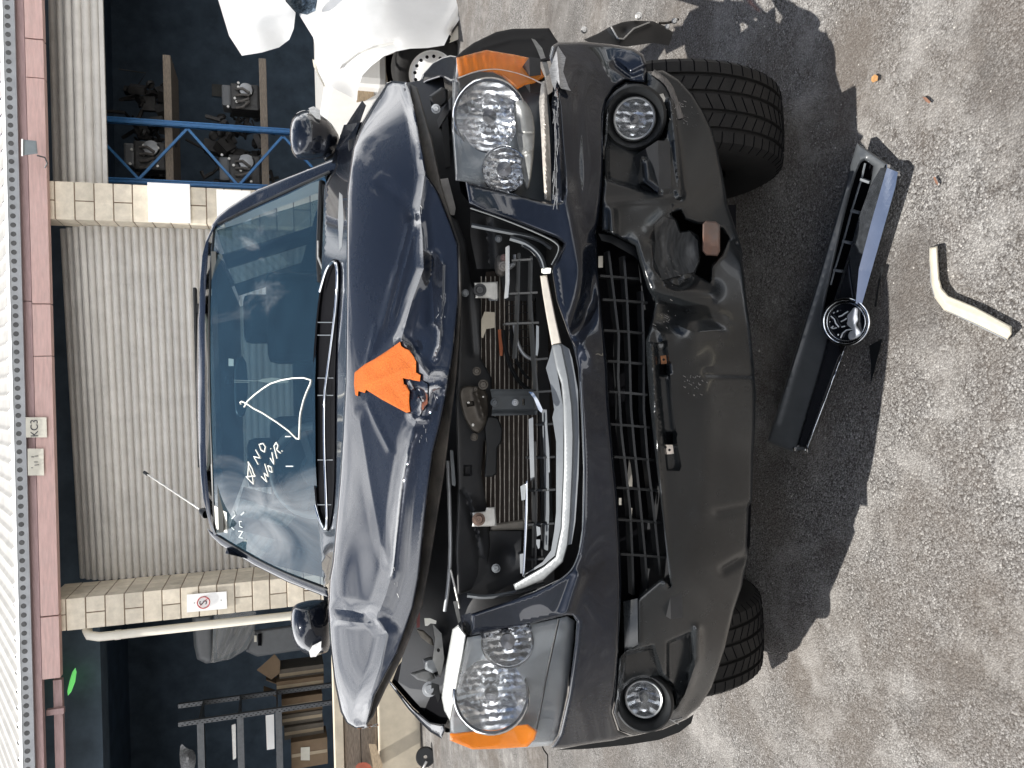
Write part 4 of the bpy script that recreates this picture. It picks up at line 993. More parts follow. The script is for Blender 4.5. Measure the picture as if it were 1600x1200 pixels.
def hd(x, y):
    x = np.asarray(x, float); y = np.asarray(y, float)
    d = rays(x, y); s_ = d[..., 2] / d[..., 1]
    xr, xf, Yr, Yf = _xr(y), _xf(y), _Yr(y), _Yf(y)
    dr, df = rays(xr, y), rays(xf, y); zr = dr[..., 2] / dr[..., 1] * Yr; zf = df[..., 2] / df[..., 1] * Yf   # heights over the lens
    k_ = .27; al = math.tan(R(10.0)); Yc = Yr - k_ * (Yr - Yf); zc_ = zr - al * k_ * (Yr - Yf)
    # (1-t)^2 R + 2t(1-t) C + t^2 F meets the ray of slope s_
    g0, g1, g2 = zr - s_ * Yr, zc_ - s_ * Yc, zf - s_ * Yf
    A_ = g0 - 2 * g1 + g2; B_ = 2 * (g1 - g0); D_ = np.sqrt(np.maximum(B_ * B_ - 4 * A_ * g0, 1e-9))
    t1 = (-B_ + D_) / (2 * A_ + 1e-12); t2 = (-B_ - D_) / (2 * A_ + 1e-12)
    t = np.where(np.abs(t1 - .5) < np.abs(t2 - .5), t1, t2); t = np.clip(t, -.25, 1.3)
    return (1 - t) ** 2 * Yr + 2 * t * (1 - t) * Yc + t * t * Yf
HS = Surf(hd)
HS.crease([(656, 640), (640, 690), (628, 770), (614, 892), (603, 930), (589, 966), (606, 990), (596, 1040), (566, 1132)], -.020, 22, 'fold')
HS.crease([(506, 950), (550, 954), (596, 968)], .018, 20, 'fold')
HS.crease([(650, 672), (640, 700), (628, 770), (614, 892), (610, 905)], -.005, 4.5, 'fold')
HS.crease([(513, 966), (552, 972), (588, 975)], -.010, 10, 'fold')
HS.dent(560, 900, 22, 60, .012)
HS.crease([(638, 120), (655, 215), (664, 270), (656, 328), (660, 370), (662, 420), (644, 470), (627, 530), (650, 562), (670, 588), (712, 592)], -.024, 15, 'fold')
HS.crease([(580, 280), (628, 312), (656, 330)], .007, 18, 'fold').crease([(632, 520), (604, 552), (576, 578)], -.012, 14, 'fold')
HS.dent(647, 340, 9, 9, .018)
HS.crease([(676, 405), (675, 500)], .017, 9).crease([(692, 405), (691, 470), (686, 540), (676, 568)], -.012, 7, 'fold')
HS.crease([(648, 655), (664, 640), (676, 612), (702, 600)], -.024, 13, 'fold').crease([(655, 600), (662, 640)], .016, 9, 'fold')
HS.dent(650, 545, 12, 20, .016)
HS.crease([(676, 655), (650, 658), (634, 640)], -.012, 8, 'fold')
for a, b in (((595, 520), (640, 345)), ((612, 500), (650, 350)), ((580, 560), (618, 420)), ((566, 600), (588, 500))): HS.crease([a, b], -.0055, 7, 'fold')
HS.crease([(570, 620), (590, 665), (615, 715)], -.005, 10, 'fold').crease([(560, 640), (576, 740), (596, 850), (612, 892)], -.005, 14, 'fold')
ho = [(604, 130), (613, 126), (635, 128), (648, 172), (662, 240), (668, 272), (686, 303), (704, 348), (716, 382), (718, 425), (717, 470), (710, 540), (701, 600), (689, 660), (677, 707), (670, 760), (664, 812), (655, 900), (646, 948), (621, 1020), (586, 1087), (573, 1136), (556, 1138), (542, 1130), (532, 1112), (522, 1062), (515, 1000), (512, 950), (514, 905), (519, 880), (530, 750), (539, 600), (541, 450), (542, 300), (551, 230), (566, 190), (582, 162)]
hood = MB().sheet(ho, HS, 3.4, thick=.03, roll=(4, .012)).build('bonnet', PAINT, car, smooth=24)
# bonnet underside lip
lip = lambda x, y: hd(x, y) + .05
MB().sheet([(640, 130), (652, 137), (676, 222), (690, 290), (708, 350), (719, 384), (721, 430), (721, 470), (717, 540), (712, 600), (704, 660), (694, 740), (683, 810), (672, 880), (660, 945), (630, 1024), (602, 1078), (583, 1120), (571, 1134), (580, 1085), (615, 1018), (640, 945), (650, 895), (660, 810), (672, 707), (690, 620), (704, 540), (710, 470), (711, 425), (709, 384), (698, 350), (680, 305), (660, 270), (652, 235)], TPS([(640, 130, 2.13), (690, 300, 1.84), (718, 420, 1.71), (712, 600, 1.70), (690, 760, 1.74), (665, 920, 1.83), (620, 1040, 1.98), (575, 1130, 2.15), (650, 220, 1.95)]), 4, thick=.05, roll=(3, .01)).build('bonnet_lip', M('worn_lip', (.018, .018, .018), .6, 0, .4, 60, dust=.75, dcol=(.19, .165, .14)), hood, smooth=40)
MB().sheet([(554, 582), (570, 569), (585, 561), (605, 548), (625, 534), (627, 541), (633, 545), (640, 547), (645, 555), (650, 565), (650, 582), (657, 586), (656, 596), (645, 594), (630, 591), (631, 600), (635, 602), (640, 612), (639, 627), (641, 643), (635, 645), (620, 637), (596, 624), (572, 609), (570, 614), (560, 611), (559, 619), (555, 617), (553, 600)], Surf(offset(HS, -.014)).crease([(556, 605), (600, 590), (648, 570)], -.008, 12, 'fold').crease([(600, 590), (638, 640)], .006, 12, 'fold').crease([(610, 548), (618, 600)], .004, 10, 'fold').dent(575, 590, 14, 14, -.006), 3, thick=.008, roll=(3, .004)).build('orange_patch', ORANGE, hood, smooth=60, label='torn orange patch on the buckled bonnet')
MB().sheet([(640, 590), (655, 592), (668, 600), (668, 630), (655, 650), (642, 645), (641, 625), (636, 600)], Surf(offset(HS, -.006)).crease([(640, 595), (665, 640)], -.012, 4, True).dent(650, 615, 8, 12, .02), 3, thick=.005, jit=.2).build('torn_metal', PAINT, hood, smooth=30)
# grazes and bare-metal chips along the buckled edge
GRAZE = M('grazed_paint', (.30, .30, .30), .5, .3, .4, 120)
mb = MB()
for _ in range(30):
    cx, cy = rng.choice([(676, 600), (655, 335), (662, 670), (690, 480), (672, 268), (614, 892)]) + rng.normal(0, (5, 16))
    L = rng.uniform(2, 9); a = rng.normal(0.1, .3); q = dens([(cx, cy), (cx + L * math.sin(a), cy + L * math.cos(a))], 3, False)
    if not inside(q, ho).all(): continue
    mb.tube(P(q[:, 0], q[:, 1], HS(q[:, 0], q[:, 1]) - .0005), rng.uniform(.0003, .0006), 4)
mb.build('scratch_marks', GRAZE, hood, kind='stuff')

# ---- bumper surface
BS0 = TPS([(905, 620, 1.478), (960, 620, 1.49), (1040, 620, 1.46), (1110, 620, 1.48), (1178, 620, 1.56), (900, 900, 1.535), (970, 900, 1.548), (1050, 900, 1.53), (1155, 900, 1.62), (900, 330, 1.545), (970, 330, 1.558), (1050, 330, 1.54), (1140, 330, 1.62),
           (890, 1090, 1.705), (960, 1090, 1.72), (1050, 1090, 1.74), (1100, 1090, 1.82), (870, 1166, 1.87), (950, 1158, 1.86), (1010, 1145, 1.87), (880, 150, 1.69), (960, 150, 1.70), (1050, 160, 1.66), (1095, 175, 1.65), (870, 68, 1.82), (960, 70, 1.76), (1010, 95, 1.68), (1050, 112, 1.66), (738, 960, 1.66), (738, 310, 1.66), (800, 330, 1.63), (800, 950, 1.63)])
PB = Surf(BS0)
PB.crease([(905, 120), (903, 250), (905, 320)], .005, 7).crease([(880, 300), (905, 420), (908, 540)], -.02, 16).crease([(890, 540), (925, 470), (932, 400)], .03, 14)
PB.dent(935, 370, 12, 14, .02).dent(912, 490, 14, 40, .025).dent(925, 555, 14, 20, -.015).dent(870, 1000, 26, 40, -.01)
PB.crease([(885, 962), (893, 935), (905, 900)], -.012, 9)
PB.crease([(962, 100), (985, 118), (1006, 108)], .012, 5).crease([(872, 130), (878, 230), (882, 300)], -.012, 5, True)
pbo = [(862, 72), (872, 66), (910, 65), (954, 69), (990, 76), (1005, 85), (1010, 99), (1010, 129), (977, 126), (960, 137), (948, 157), (944, 179), (943, 209), (942, 275), (938, 320), (932, 362), (934, 421), (940, 491), (948, 560), (952, 640), (960, 735), (964, 771), (968, 840), (971, 917), (970, 940), (966, 1029), (962, 1085), (956, 1113), (965, 1141), (985, 1150), (960, 1157), (930, 1161), (880, 1169), (861, 1169), (874, 1148), (888, 1086), (899, 1002), (901, 971), (895, 962), (886, 961), (826, 975), (780, 985), (735, 993), (736, 959), (786, 942), (835, 924), (876, 904), (893, 890), (903, 867), (909, 827), (911, 733), (908, 653), (903, 576), (897, 547), (884, 510), (870, 470), (863, 425), (864, 416), (878, 389), (881, 381), (870, 372), (840, 360), (795, 342), (758, 330), (733, 318), (727, 283), (755, 290), (830, 310), (863, 318), (878, 315), (884, 300), (878, 230), (874, 167), (866, 113), (858, 90)]
MB().sheet(pbo, PB, 3.6, thick=.05, roll=(5, .012)).build('bumper_cover', PAINT, car, smooth=60)
# top return of the left arm
MB().sheet([(720, 962), (736, 957), (737, 993), (724, 989)], lambda x, y: BS0(x, y) + .012 + (737 - x) * .0035, 4, thick=.02).build('bumper_arm_end', PAINT, car, smooth=50)
# lower bumper of unpainted plastic
PL = Surf(BS0)
fog_r = [(945, 215), (950, 170), (962, 145), (985, 132), (1010, 132), (1035, 150), (1046, 185), (1042, 215), (1020, 240), (1003, 247), (1005, 283), (1034, 306), (1000, 300), (946, 283)]
PL.pocket(fog_r, .07, 7)
fog_l = [(972, 1018), (1022, 1006), (1036, 1050), (1058, 1075), (1062, 1100), (1045, 1125), (1010, 1138), (980, 1134), (966, 1110), (966, 1060)]
PL.pocket(fog_l, .07, 7)
PL.pocket([(1003, 250), (1048, 225), (1060, 300), (1035, 306), (1006, 284)], -.012, 7)
PL.pocket([(1040, 1002), (1080, 985), (1086, 1040), (1070, 1085), (1055, 1110), (1040, 1060)], .03, 6)
PL.crease([(1048, 160), (1056, 230), (1062, 304)], -.018, 6).crease([(1090, 983), (1090, 1030), (1076, 1075), (1058, 1112)], -.022, 7)
plate = [(1023, 536), (1043, 531), (1051, 630), (1058, 690), (1065, 728), (1062, 736), (1041, 736), (1030, 620)]
PL.pocket(plate, .014, 3)
PL.dent(1062, 395, 30, 36, .045).crease([(1020, 430), (1034, 405), (1030, 362)], .018, 12, 'fold').crease([(1088, 428), (1060, 446), (1036, 440)], .02, 12, 'fold').dent(1045, 500, 25, 22, .03).dent(1080, 520, 30, 30, -.02)
PL.crease([(1000, 378), (1014, 420), (1026, 446), (1050, 455), (1108, 462)], -.028, 16).crease([(1018, 385), (1022, 420), (1034, 438)], -.015, 6)
PL.crease([(1020, 470), (1060, 485), (1100, 490), (1130, 500)], .022, 16, 'fold').crease([(1040, 500), (1085, 520), (1140, 515)], -.012, 14, 'fold').crease([(1015, 505), (1032, 520), (1040, 548)], -.010, 10, 'fold').crease([(1015, 360), (1040, 335), (1050, 330)], -.015, 10)
PL.crease([(956, 330), (958, 365)], -.02, 7).crease([(948, 318), (1030, 312), (1062, 306)], -.012, 7)
PL.crease([(1180, 585), (1105, 583)], .008, 6).crease([(1172, 790), (1120, 800)], .012, 6).crease([(1168, 867), (1130, 890)], .016, 7).crease([(1163, 400), (1150, 380)], .02, 6)
PL.crease([(1018, 540), (1028, 720), (1042, 910)], -.016, 5).crease([(1118, 560), (1100, 690), (1098, 800)], -.006, 18)
plo = [(1010, 112), (1036, 110), (1061, 124), (1083, 148), (1100, 176), (1113, 203), (1122, 236), (1130, 275), (1137, 320), (1153, 368), (1161, 397), (1160, 405), (1164, 440), (1168, 480), (1172, 507), (1177, 560), (1181, 613), (1180, 660), (1177, 712), (1175, 784), (1170, 791), (1167, 853), (1170, 867), (1164, 891), (1159, 917), (1147, 952), (1133, 1011), (1121, 1050), (1112, 1074), (1093, 1104), (1070, 1123), (1035, 1139), (990, 1149), (968, 1142), (958, 1113), (963, 1085), (967, 1029), (977, 1018), (995, 1006), (994, 936), (1034, 903), (1047, 915), (1036, 813), (1025, 720), (1015, 627), (1012, 587), (1009, 533), (1015, 512), (1024, 472), (1012, 451), (999, 408), (993, 384), (956, 366), (940, 360), (940, 320), (944, 275), (945, 209), (946, 179), (950, 157), (961, 139), (978, 128), (1010, 131)]
tear = [(1048, 334), (1063, 329), (1070, 344), (1094, 353), (1128, 357), (1138, 373), (1128, 398), (1110, 415), (1109, 441), (1086, 428), (1094, 408), (1096, 385), (1091, 367), (1078, 359), (1064, 362), (1058, 345)]
h1 = [(1031, 571), (1040, 570), (1041, 585), (1032, 586)]; h2 = [(1039, 677), (1050, 677), (1051, 694), (1040, 694)]
MB().sheet(plo, PL, 3.4, holes=[tear, h1, h2, ell(992, 185, 41, 44, 36), ell(1006, 1097, 37, 38, 36)], thick=.03, roll=(5, .012)).build('lower_bumper', PLASTIC, car, smooth=55)
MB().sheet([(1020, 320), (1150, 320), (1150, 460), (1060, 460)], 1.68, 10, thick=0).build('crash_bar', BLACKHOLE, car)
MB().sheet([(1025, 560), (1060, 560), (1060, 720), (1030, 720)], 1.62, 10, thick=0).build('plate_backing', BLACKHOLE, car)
MB().sheet(smooth_poly([(1098, 350), (1103, 345), (1118, 346), (1125, 351), (1125, 393), (1121, 400), (1103, 399), (1097, 392)], 0), 1.50, 4, thick=.12, roll=(2.5, .006)).build('tow_bracket', RUSTGREY, car, label='rust streaked square tow bracket poking through the torn bumper')
MB().sheet([(1032, 556), (1041, 555), (1042, 568), (1033, 569)], offset(PL, -.002), 3, thick=.01, holes=[ell(1037, 562, 2, 2, 8)]).build('plate_clip', RUST, car, label='rusty number plate clip')
MB().sheet([(1040, 695), (1051, 695), (1053, 709), (1042, 710)], offset(PL, -.002), 3, thick=.01, holes=[ell(1046, 703, 2.2, 2.2, 8)]).build('plate_clip', M('pale_clip', (.62, .55, .48), .6, 0, .3, 60), car, label='pale number plate clip')
strokes([[(1040, 1120), (1060, 1131)], [(1050, 1126), (1066, 1122)]], offset(PL, -.001), .0015, 'scuff_marks', GRAZE, car)
mb = MB()
for _ in range(90):
    c0 = [(1060, 168), (1068, 180), (1045, 420), (1075, 590), (1090, 600), (1040, 495)][rng.integers(6)]
    cx, cy = np.array(c0) + rng.normal(0, 8, 2); L = rng.uniform(1, 7); q = dens([(cx, cy), (cx + L * rng.uniform(-.3, 1), cy + L * .4)], 3, False)
    if inside(q, tear).any(): continue
    mb.tube(P(q[:, 0], q[:, 1], PL(q[:, 0], q[:, 1]) - .0006), rng.uniform(.0004, .0009), 4)
mb.build('scuff_marks', M('scuffed_plastic', (.20, .19, .18), .8, 0, .4, 90), car, kind='stuff')
MB().sheet([(974, 940), (996, 935), (997, 1007), (976, 1019)], lambda x, y: BS0(x, y) + .026 - (x - 975) / 20 * .029, 3, thick=.02).build('bumper_step', PLASTIC, car, smooth=50)
MB().sheet(smooth_poly([(1022, 352), (1036, 338), (1054, 344), (1062, 364), (1078, 362), (1090, 376), (1092, 402), (1084, 425), (1062, 430), (1034, 438), (1030, 424), (1022, 405), (1024, 380)], 0), offset(PL, -.0012), 4, thick=0).build('stress_whitened_patch', M('stressed_plastic', (.042, .044, .046), .33, 0, .6, 30, stretch=(1, 1, 6)), car, smooth=60)
# wheel arch flares / undertray
MB().sheet([(930, 1160), (990, 1150), (1036, 1140), (1072, 1124), (1084, 1116), (1080, 1130), (1062, 1144), (1030, 1156), (980, 1164), (920, 1170), (870, 1172)], 1.93, 4, thick=.10).build('arch_flare', PLASTIC_D, car)
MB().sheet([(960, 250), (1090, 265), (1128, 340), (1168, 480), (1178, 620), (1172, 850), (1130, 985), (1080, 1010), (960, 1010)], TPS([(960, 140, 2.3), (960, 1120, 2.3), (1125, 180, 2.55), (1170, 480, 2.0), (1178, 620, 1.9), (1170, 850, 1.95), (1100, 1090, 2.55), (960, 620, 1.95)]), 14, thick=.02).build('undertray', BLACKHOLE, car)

# ---- lower grille
LGD = lambda x, y: BS0(x, y) + .05
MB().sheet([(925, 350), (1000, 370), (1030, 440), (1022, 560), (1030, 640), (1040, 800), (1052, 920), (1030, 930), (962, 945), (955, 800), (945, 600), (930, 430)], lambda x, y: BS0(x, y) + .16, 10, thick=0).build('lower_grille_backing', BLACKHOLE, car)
lg = None
def gbar(pl, w_, nm='lower_grille_bar', mt=PLASTIC_D, dp=LGD, par=None):
    q = dens(pl, 10, False); A = P(q[:, 0], q[:, 1], dp(q[:, 0], q[:, 1])); mb = MB(); n = len(q)
    tt = np.gradient(A, axis=0); tt /= np.linalg.norm(tt, axis=1)[:, None]
    vw = A - CAM; vw /= np.linalg.norm(vw, axis=1)[:, None]; sd_ = np.cross(tt, vw); sd_ /= np.linalg.norm(sd_, axis=1)[:, None]
    B = np.concatenate([A + sd_ * w_ / 2, A - sd_ * w_ / 2, A - sd_ * w_ / 2 + (0, .022, 0), A + sd_ * w_ / 2 + (0, .022, 0)])
    f = []
    for i in range(n - 1):
        for k in range(4): k2 = (k + 1) % 4; f.append((k * n + i, k * n + i + 1, k2 * n + i + 1, k2 * n + i))
    f += [tuple(k * n for k in range(4))[::-1], tuple(k * n + n - 1 for k in range(4))]
    return mb.add(B, f).build(nm, mt, par or car)
lgr = MB().sheet([(935, 365), (956, 368), (992, 386), (1000, 410), (990, 400), (955, 380), (940, 376)], offset(BS0, .02), 4, thick=.05).build('lower_grille', PLASTIC_D, car)
gbar([(951, 392), (958, 450), (967, 525), (966, 590), (971, 675), (978, 735), (985, 800), (988, 867), (990, 930)], .005, par=lgr)
gbar([(975, 400), (980, 470), (984, 560), (986, 640), (992, 707), (999, 771), (1008, 867), (1012, 920)], .005, par=lgr)
gbar([(1003, 455), (1006, 540), (1006, 640), (1012, 720), (1024, 820), (1032, 900)], .005, par=lgr)
for yy, a, b in ((432, 938, 1000), (469, 942, 1012), (517, 944, 1008), (565, 950, 1008), (613, 952, 1012), (664, 955, 1016), (715, 960, 1022), (763, 964, 1028), (813, 966, 1034), (867, 970, 1040)):
    gbar([(a, yy - 1), ((a + b) / 2, yy + 1), (b, yy + 4)], .005, par=lgr)
for pl_, dd_ in (([(967, 778), (971, 778), (971, 789), (967, 789)], .09), ([(983, 718), (988, 735), (988, 765), (983, 760), (980, 745)], .1), ([(982, 792), (988, 794), (987, 808), (984, 802)], .1), ([(935, 400), (942, 400), (942, 418), (935, 418)], .1)):
    MB().sheet(pl_, offset(BS0, dd_), 3, thick=.01).build('sensor_clip', M('pale_plastic_clip', (.38, .36, .32), .6, 0, .1, 30), car)

# ---- engine bay and radiator
ENG = 1.98
MB().sheet([(606, 134), (655, 126), (690, 104), (720, 300), (735, 320), (870, 375), (880, 390), (870, 430), (905, 560), (915, 700), (912, 830), (890, 900), (800, 945), (735, 970), (720, 1010), (704, 1120), (672, 1122), (622, 1066), (640, 960), (660, 800), (690, 600), (700, 430), (640, 200)], TPS([(600, 90, 2.5), (600, 1080, 2.45), (660, 600, 2.2), (720, 300, 1.95), (720, 620, 1.95), (720, 950, 1.95), (880, 620, 1.92), (860, 400, 1.92), (880, 880, 1.92), (700, 1120, 2.2), (690, 120, 2.2)]), 9, thick=0).build('engine_bay', BAYBLK, car, smooth=60)
CD = 1.86
cdn = MB().sheet([(748, 470), (760, 425), (800, 420), (860, 440), (880, 560), (885, 640), (880, 800), (850, 822), (776, 822), (752, 800), (752, 650), (766, 640), (766, 600), (752, 580)], CD, 8, thick=.03).build('condenser', M('condenser_fins', (.030, .022, .017), .8, .2, .4, 220, bump=.5, stretch=(6, 1, .5)), car)
mb = MB()
for i in range(15):
    xx = 752 + i * 7.25; jx = rng.normal(0, .25, 12); q = np.array([(xx + jx[k], 432 + k * 35.2) for k in range(12)])
    mb.tube(P(q[:, 0], q[:, 1], np.full(12, CD - .006)), .0016, 5)
mb.build('cooling_tubes', M('tube_aluminium', (.26, .24, .21), .5, .4, .4, 60), cdn, kind='stuff')
MB().sheet([(766, 819), (815, 812), (832, 812), (832, 826), (815, 828), (766, 829)], CD - .015, 4, thick=.04, roll=(4, .01)).build('condenser_tank', M('grubby_alloy', (.22, .20, .17), .6, .3, .2, 40), cdn, smooth=40)
MB().sheet([(694, 330), (715, 345), (728, 380), (735, 440), (752, 470), (752, 560), (768, 590), (768, 680), (756, 690), (752, 740), (762, 800), (766, 850), (760, 915), (715, 930), (712, 860), (716, 760), (712, 640), (718, 500), (716, 420), (704, 360)], Surf(TPS([(700, 340, 1.84), (720, 480, 1.80), (720, 620, 1.79), (720, 760, 1.80), (722, 900, 1.84), (755, 480, 1.82), (760, 620, 1.80), (758, 840, 1.84)])).crease([(724, 770), (735, 800), (748, 850), (756, 905)], .014, 4).crease([(736, 780), (746, 820), (752, 870)], -.01, 4).crease([(735, 400), (733, 470), (740, 550)], .01, 6).pocket([(724, 726), (738, 726), (738, 744), (724, 744)], .02, 3), 4, thick=.04, roll=(3, .006)).build('radiator_support', BAYBLK, car, smooth=45)
MB().sheet([(735, 330), (790, 345), (840, 370), (850, 420), (835, 470), (790, 470), (780, 420), (745, 420), (735, 370)], Surf(lambda x, y: np.full(np.shape(x), 1.84)).crease([(760, 350), (765, 420)], .015, 6), 6, thick=.04).build('side_support', BAYBLK, car, smooth=50)
MB().sheet([(752, 830), (815, 830), (812, 905), (760, 935), (735, 930), (742, 860)], Surf(lambda x, y: np.full(np.shape(x), 1.85)).dent(790, 870, 20, 20, .02), 6, thick=.04).build('side_support', BAYBLK, car, smooth=50)
def bolt(x, y, Y, r, mt, nm='bolt', par=None):
    c = P(float(x), float(y), Y); ax_ = CAM - c; ax_ /= np.linalg.norm(ax_)
    return MB().lathe(c, ax_, [(.001, .010), (r * .55, .010), (r * .62, .006), (r * .66, .004), (r, .003), (r, -.01)], 18).build(nm, mt, par or car, smooth=35)
b1 = MB().sheet([(741, 442), (778, 440), (779, 465), (776, 470), (763, 466), (743, 466)], 1.775, 4, thick=.02, roll=(2, .003)).build('mount_bracket', ALU, car); bolt(750, 453, 1.765, .0155, BAYBLK, par=b1)
MB().sheet([(763, 466), (779, 464), (778, 470), (764, 470)], 1.78, 4, thick=.01).build('bracket_tab', GREYPL, b1)
b2 = MB().sheet([(738, 801), (758, 799), (760, 793), (774, 792), (776, 822), (738, 823)], 1.775, 4, thick=.02, roll=(2, .003)).build('mount_bracket', ALU, car); bolt(748, 811.5, 1.765, .0155, M('rusty_bolt', (.10, .065, .05), .6, .4, .3, 60), par=b2)
MB().sheet([(752, 500), (757, 487), (773, 488), (773, 512), (760, 514), (755, 528), (752, 527)], 1.78, 4, thick=.02).build('mount_bracket', M('dusty_bracket', (.38, .34, .27), .7, .2, .1, 30), car)
cbk = MB().sheet([(766, 608), (834, 608), (838, 630), (840, 648), (768, 650), (770, 630)], Surf(lambda x, y: np.full(np.shape(x), 1.72)).crease([(768, 613), (834, 613)], .006, 2).crease([(768, 643), (838, 642)], .006, 2), 4, thick=.04, holes=[[(816, 623), (820, 623), (820, 633), (816, 633)]]).build('grille_bracket', M('bracket_grey', (.05, .056, .06), .5, .2, .15, 40), car)
bolt(773, 629, 1.715, .010, MATS['bracket_grey'], par=cbk); bolt(805, 629, 1.715, .008, GALV, par=cbk)
# latch
lt = MB().sheet(smooth_poly([(716, 608), (730, 602), (748, 604), (762, 612), (764, 640), (758, 668), (745, 680), (733, 668), (722, 645)], 1), Surf(lambda x, y: np.full(np.shape(x), 1.755)).pocket([(728, 628), (740, 626), (742, 634), (730, 636)], .02, 2).crease([(745, 615), (755, 650)], -.012, 5), 3, thick=.04, roll=(3, .006)).build('bonnet_latch', BROWNMETAL, car, smooth=40)
for (x, y, r) in ((745, 580, .010), (755, 601, .012), (743, 608, .006), (741, 683, .009)): bolt(x, y, 1.752, r, BROWNMETAL, par=lt)
for (x, y, w_, h_) in ((732, 629, 5, 3), (739, 664, 4, 5), (755, 620, 3, 3)): MB().sheet(ell(x, y, w_ / 2, h_ / 2, 8), 1.745, 3, thick=.01).build('latch_pawl', ALU, lt)
MB().sheet([(762, 650), (778, 652), (785, 670), (784, 690), (777, 700), (776, 740), (770, 745), (757, 745), (760, 700), (757, 668)], 1.77, 4, thick=.02, roll=(2, .004)).build('air_duct_plate', PLASTIC_D, car)
for (x, y) in ((779, 373), (727, 458)): bolt(x, y, 1.80, .009, GREYPL)
bolt(775, 888, 1.835, .011, GREYPL)
hr = MB().sheet(smooth_poly([(775, 400), (790, 396), (793, 408), (792, 422), (786, 434), (775, 430), (772, 415)], 1), Surf(lambda x, y: np.full(np.shape(x), 1.79)).dent(783, 415, 10, 12, -.03), 3, thick=.05, roll=(4, .02)).build('horn_unit', M('dusty_alloy', (.22, .20, .18), .6, .3, .25, 30), car, smooth=50)
bolt(788, 403, 1.765, .009, M('pinkish_cap', (.20, .12, .11), .6, 0, .1, 20), par=hr); bolt(787, 416, 1.762, .012, MATS['dusty_alloy'], par=hr)
MB().tube(P(np.array([805., 806., 802., 796.]), np.array([398., 406., 413., 418.]), np.array([1.78] * 4)), .006).build('hose', GALV, car, smooth=60)
MB().tube(P(np.array([806., 806.]), np.array([510., 552.]), np.array([1.84] * 2)), .001, 4).build('sensor_wire', GALV, car)
MB().sheet([(778, 515), (784, 515), (786, 540), (785, 556), (781, 556)], 1.83, 3, thick=.01).build('orange_clip', M('orange_plastic', (.34, .10, .04), .6, 0, .2, 40), car)
# fan shroud mesh
fm = MB()
for i in range(9): q = dens([(792 + i * 5.2, 470), (792 + i * 5.2 + (1 if i > 4 else 0), 585 - abs(i - 6) * 6)], 12, False); fm.tube(P(q[:, 0], q[:, 1], np.full(len(q), 1.80)), .0012, 4)
for i in range(8): q = dens([(790 + i * 1.2, 478 + i * 13), (838, 474 + i * 13)], 12, False); fm.tube(P(q[:, 0], q[:, 1], np.full(len(q), 1.80)), .0012, 4)
fm.build('shroud_mesh', PLASTIC_D, car, kind='stuff')
for k, (rx, ry) in enumerate(((52, 106), (40, 90))):
    q = np.array([(838 - rx * math.cos(a), 505 + ry * math.sin(a)) for a in np.linspace(.1, 1.35, 16)])
    MB().tube(P(q[:, 0], q[:, 1], np.full(16, 1.79)), .006 - .002 * k, 6).build('shroud_ring', PLASTIC_D, car, smooth=60)
q = dens(smooth_poly([(803, 505), (806, 525), (812, 545), (822, 558), (835, 562)], 2, False), 4, False)
MB().tube(P(q[:, 0], q[:, 1], np.full(len(q), 1.76)), .0045, 8).build('shroud_hose', GALV, car, smooth=60)

# ---- upper grille remains
GD = TPS([(860, 620, 1.575), (860, 500, 1.59), (850, 400, 1.63), (862, 800, 1.60), (850, 880, 1.64), (805, 920, 1.70), (900, 620, 1.545), (895, 800, 1.57), (820, 400, 1.66), (820, 620, 1.60)])
gr = MB().sheet([(869, 575), (877, 600), (880, 635), (881, 690), (881, 730), (877, 825), (868, 870), (850, 885), (826, 899), (802, 913), (806, 924), (851, 905), (880, 878), (887, 852), (891, 815), (895, 727), (896, 680), (894, 634), (888, 590), (877, 537), (862, 539)], offset(GD, -.012), 4, thick=.03, roll=(2, .004)).build('grille_surround', SILVER, car, smooth=40)
MB().sheet([(858, 560), (863, 540), (870, 577), (880, 636), (880, 730), (876, 825), (867, 868), (849, 883), (822, 897), (819, 898), (848, 878), (861, 860), (866, 830), (869, 800), (869, 690), (863, 652), (866, 640), (860, 600), (853, 575)], offset(GD, .004), 3, thick=.04).build('grille_inner_flange', GREYPL, gr)
MB().sheet([(877, 537), (889, 545), (894, 560), (903, 610), (905, 690), (904, 740), (899, 815), (893, 850), (887, 852), (891, 815), (895, 727), (896, 680), (894, 634), (888, 590)], offset(GD, -.002), 3, thick=.04).build('grille_outer_flange', GREYPL, gr)
MB().sheet([(844, 431), (855, 430), (861, 460), (868, 495), (877, 536), (862, 539), (853, 490), (848, 460)], offset(GD, -.006), 3, thick=.03, roll=(2, .004)).build('trim_bar', M('cream_bar', (.50, .46, .40), .4, .2, .1, 40), gr)
MB().sheet([(846, 420), (851, 418), (861, 419), (860, 427), (850, 428), (846, 426)], offset(GD, -.015), 3, thick=.02).build('trim_clip', WHITEPAINT, gr)
strip([(797, 372), (818, 378), (834, 388), (846, 402), (851, 420)], offset(GD, -.01), 8, 'corner_trim', GREYPL, gr, .01)
strip([(815, 384), (830, 392), (841, 404), (846, 420)], offset(GD, -.016), 2.2, 'corner_bead', CHROME, gr, .004)
strip([(737, 352), (790, 362), (840, 372), (862, 388)], TPS([(737, 352, 1.74), (800, 365, 1.68), (862, 388, 1.64)]) if False else (lambda x, y: 1.74 - (x - 737) * .0008), 7, 'bumper_flange', GREYPL, car, .01)
strip([(735, 325), (780, 340), (840, 364), (872, 380), (874, 392), (862, 414)], offset(BS0, -.006), 2.5, 'bumper_edge_bead', SILVER, car, .003)
strip([(906, 560), (911, 650), (914, 735), (912, 828), (905, 868), (892, 895), (862, 915)], offset(BS0, .004), 3, 'bumper_edge_bead', M('paint_edge', (.09, .10, .115), .25, .2, .1, 20), car, .004)
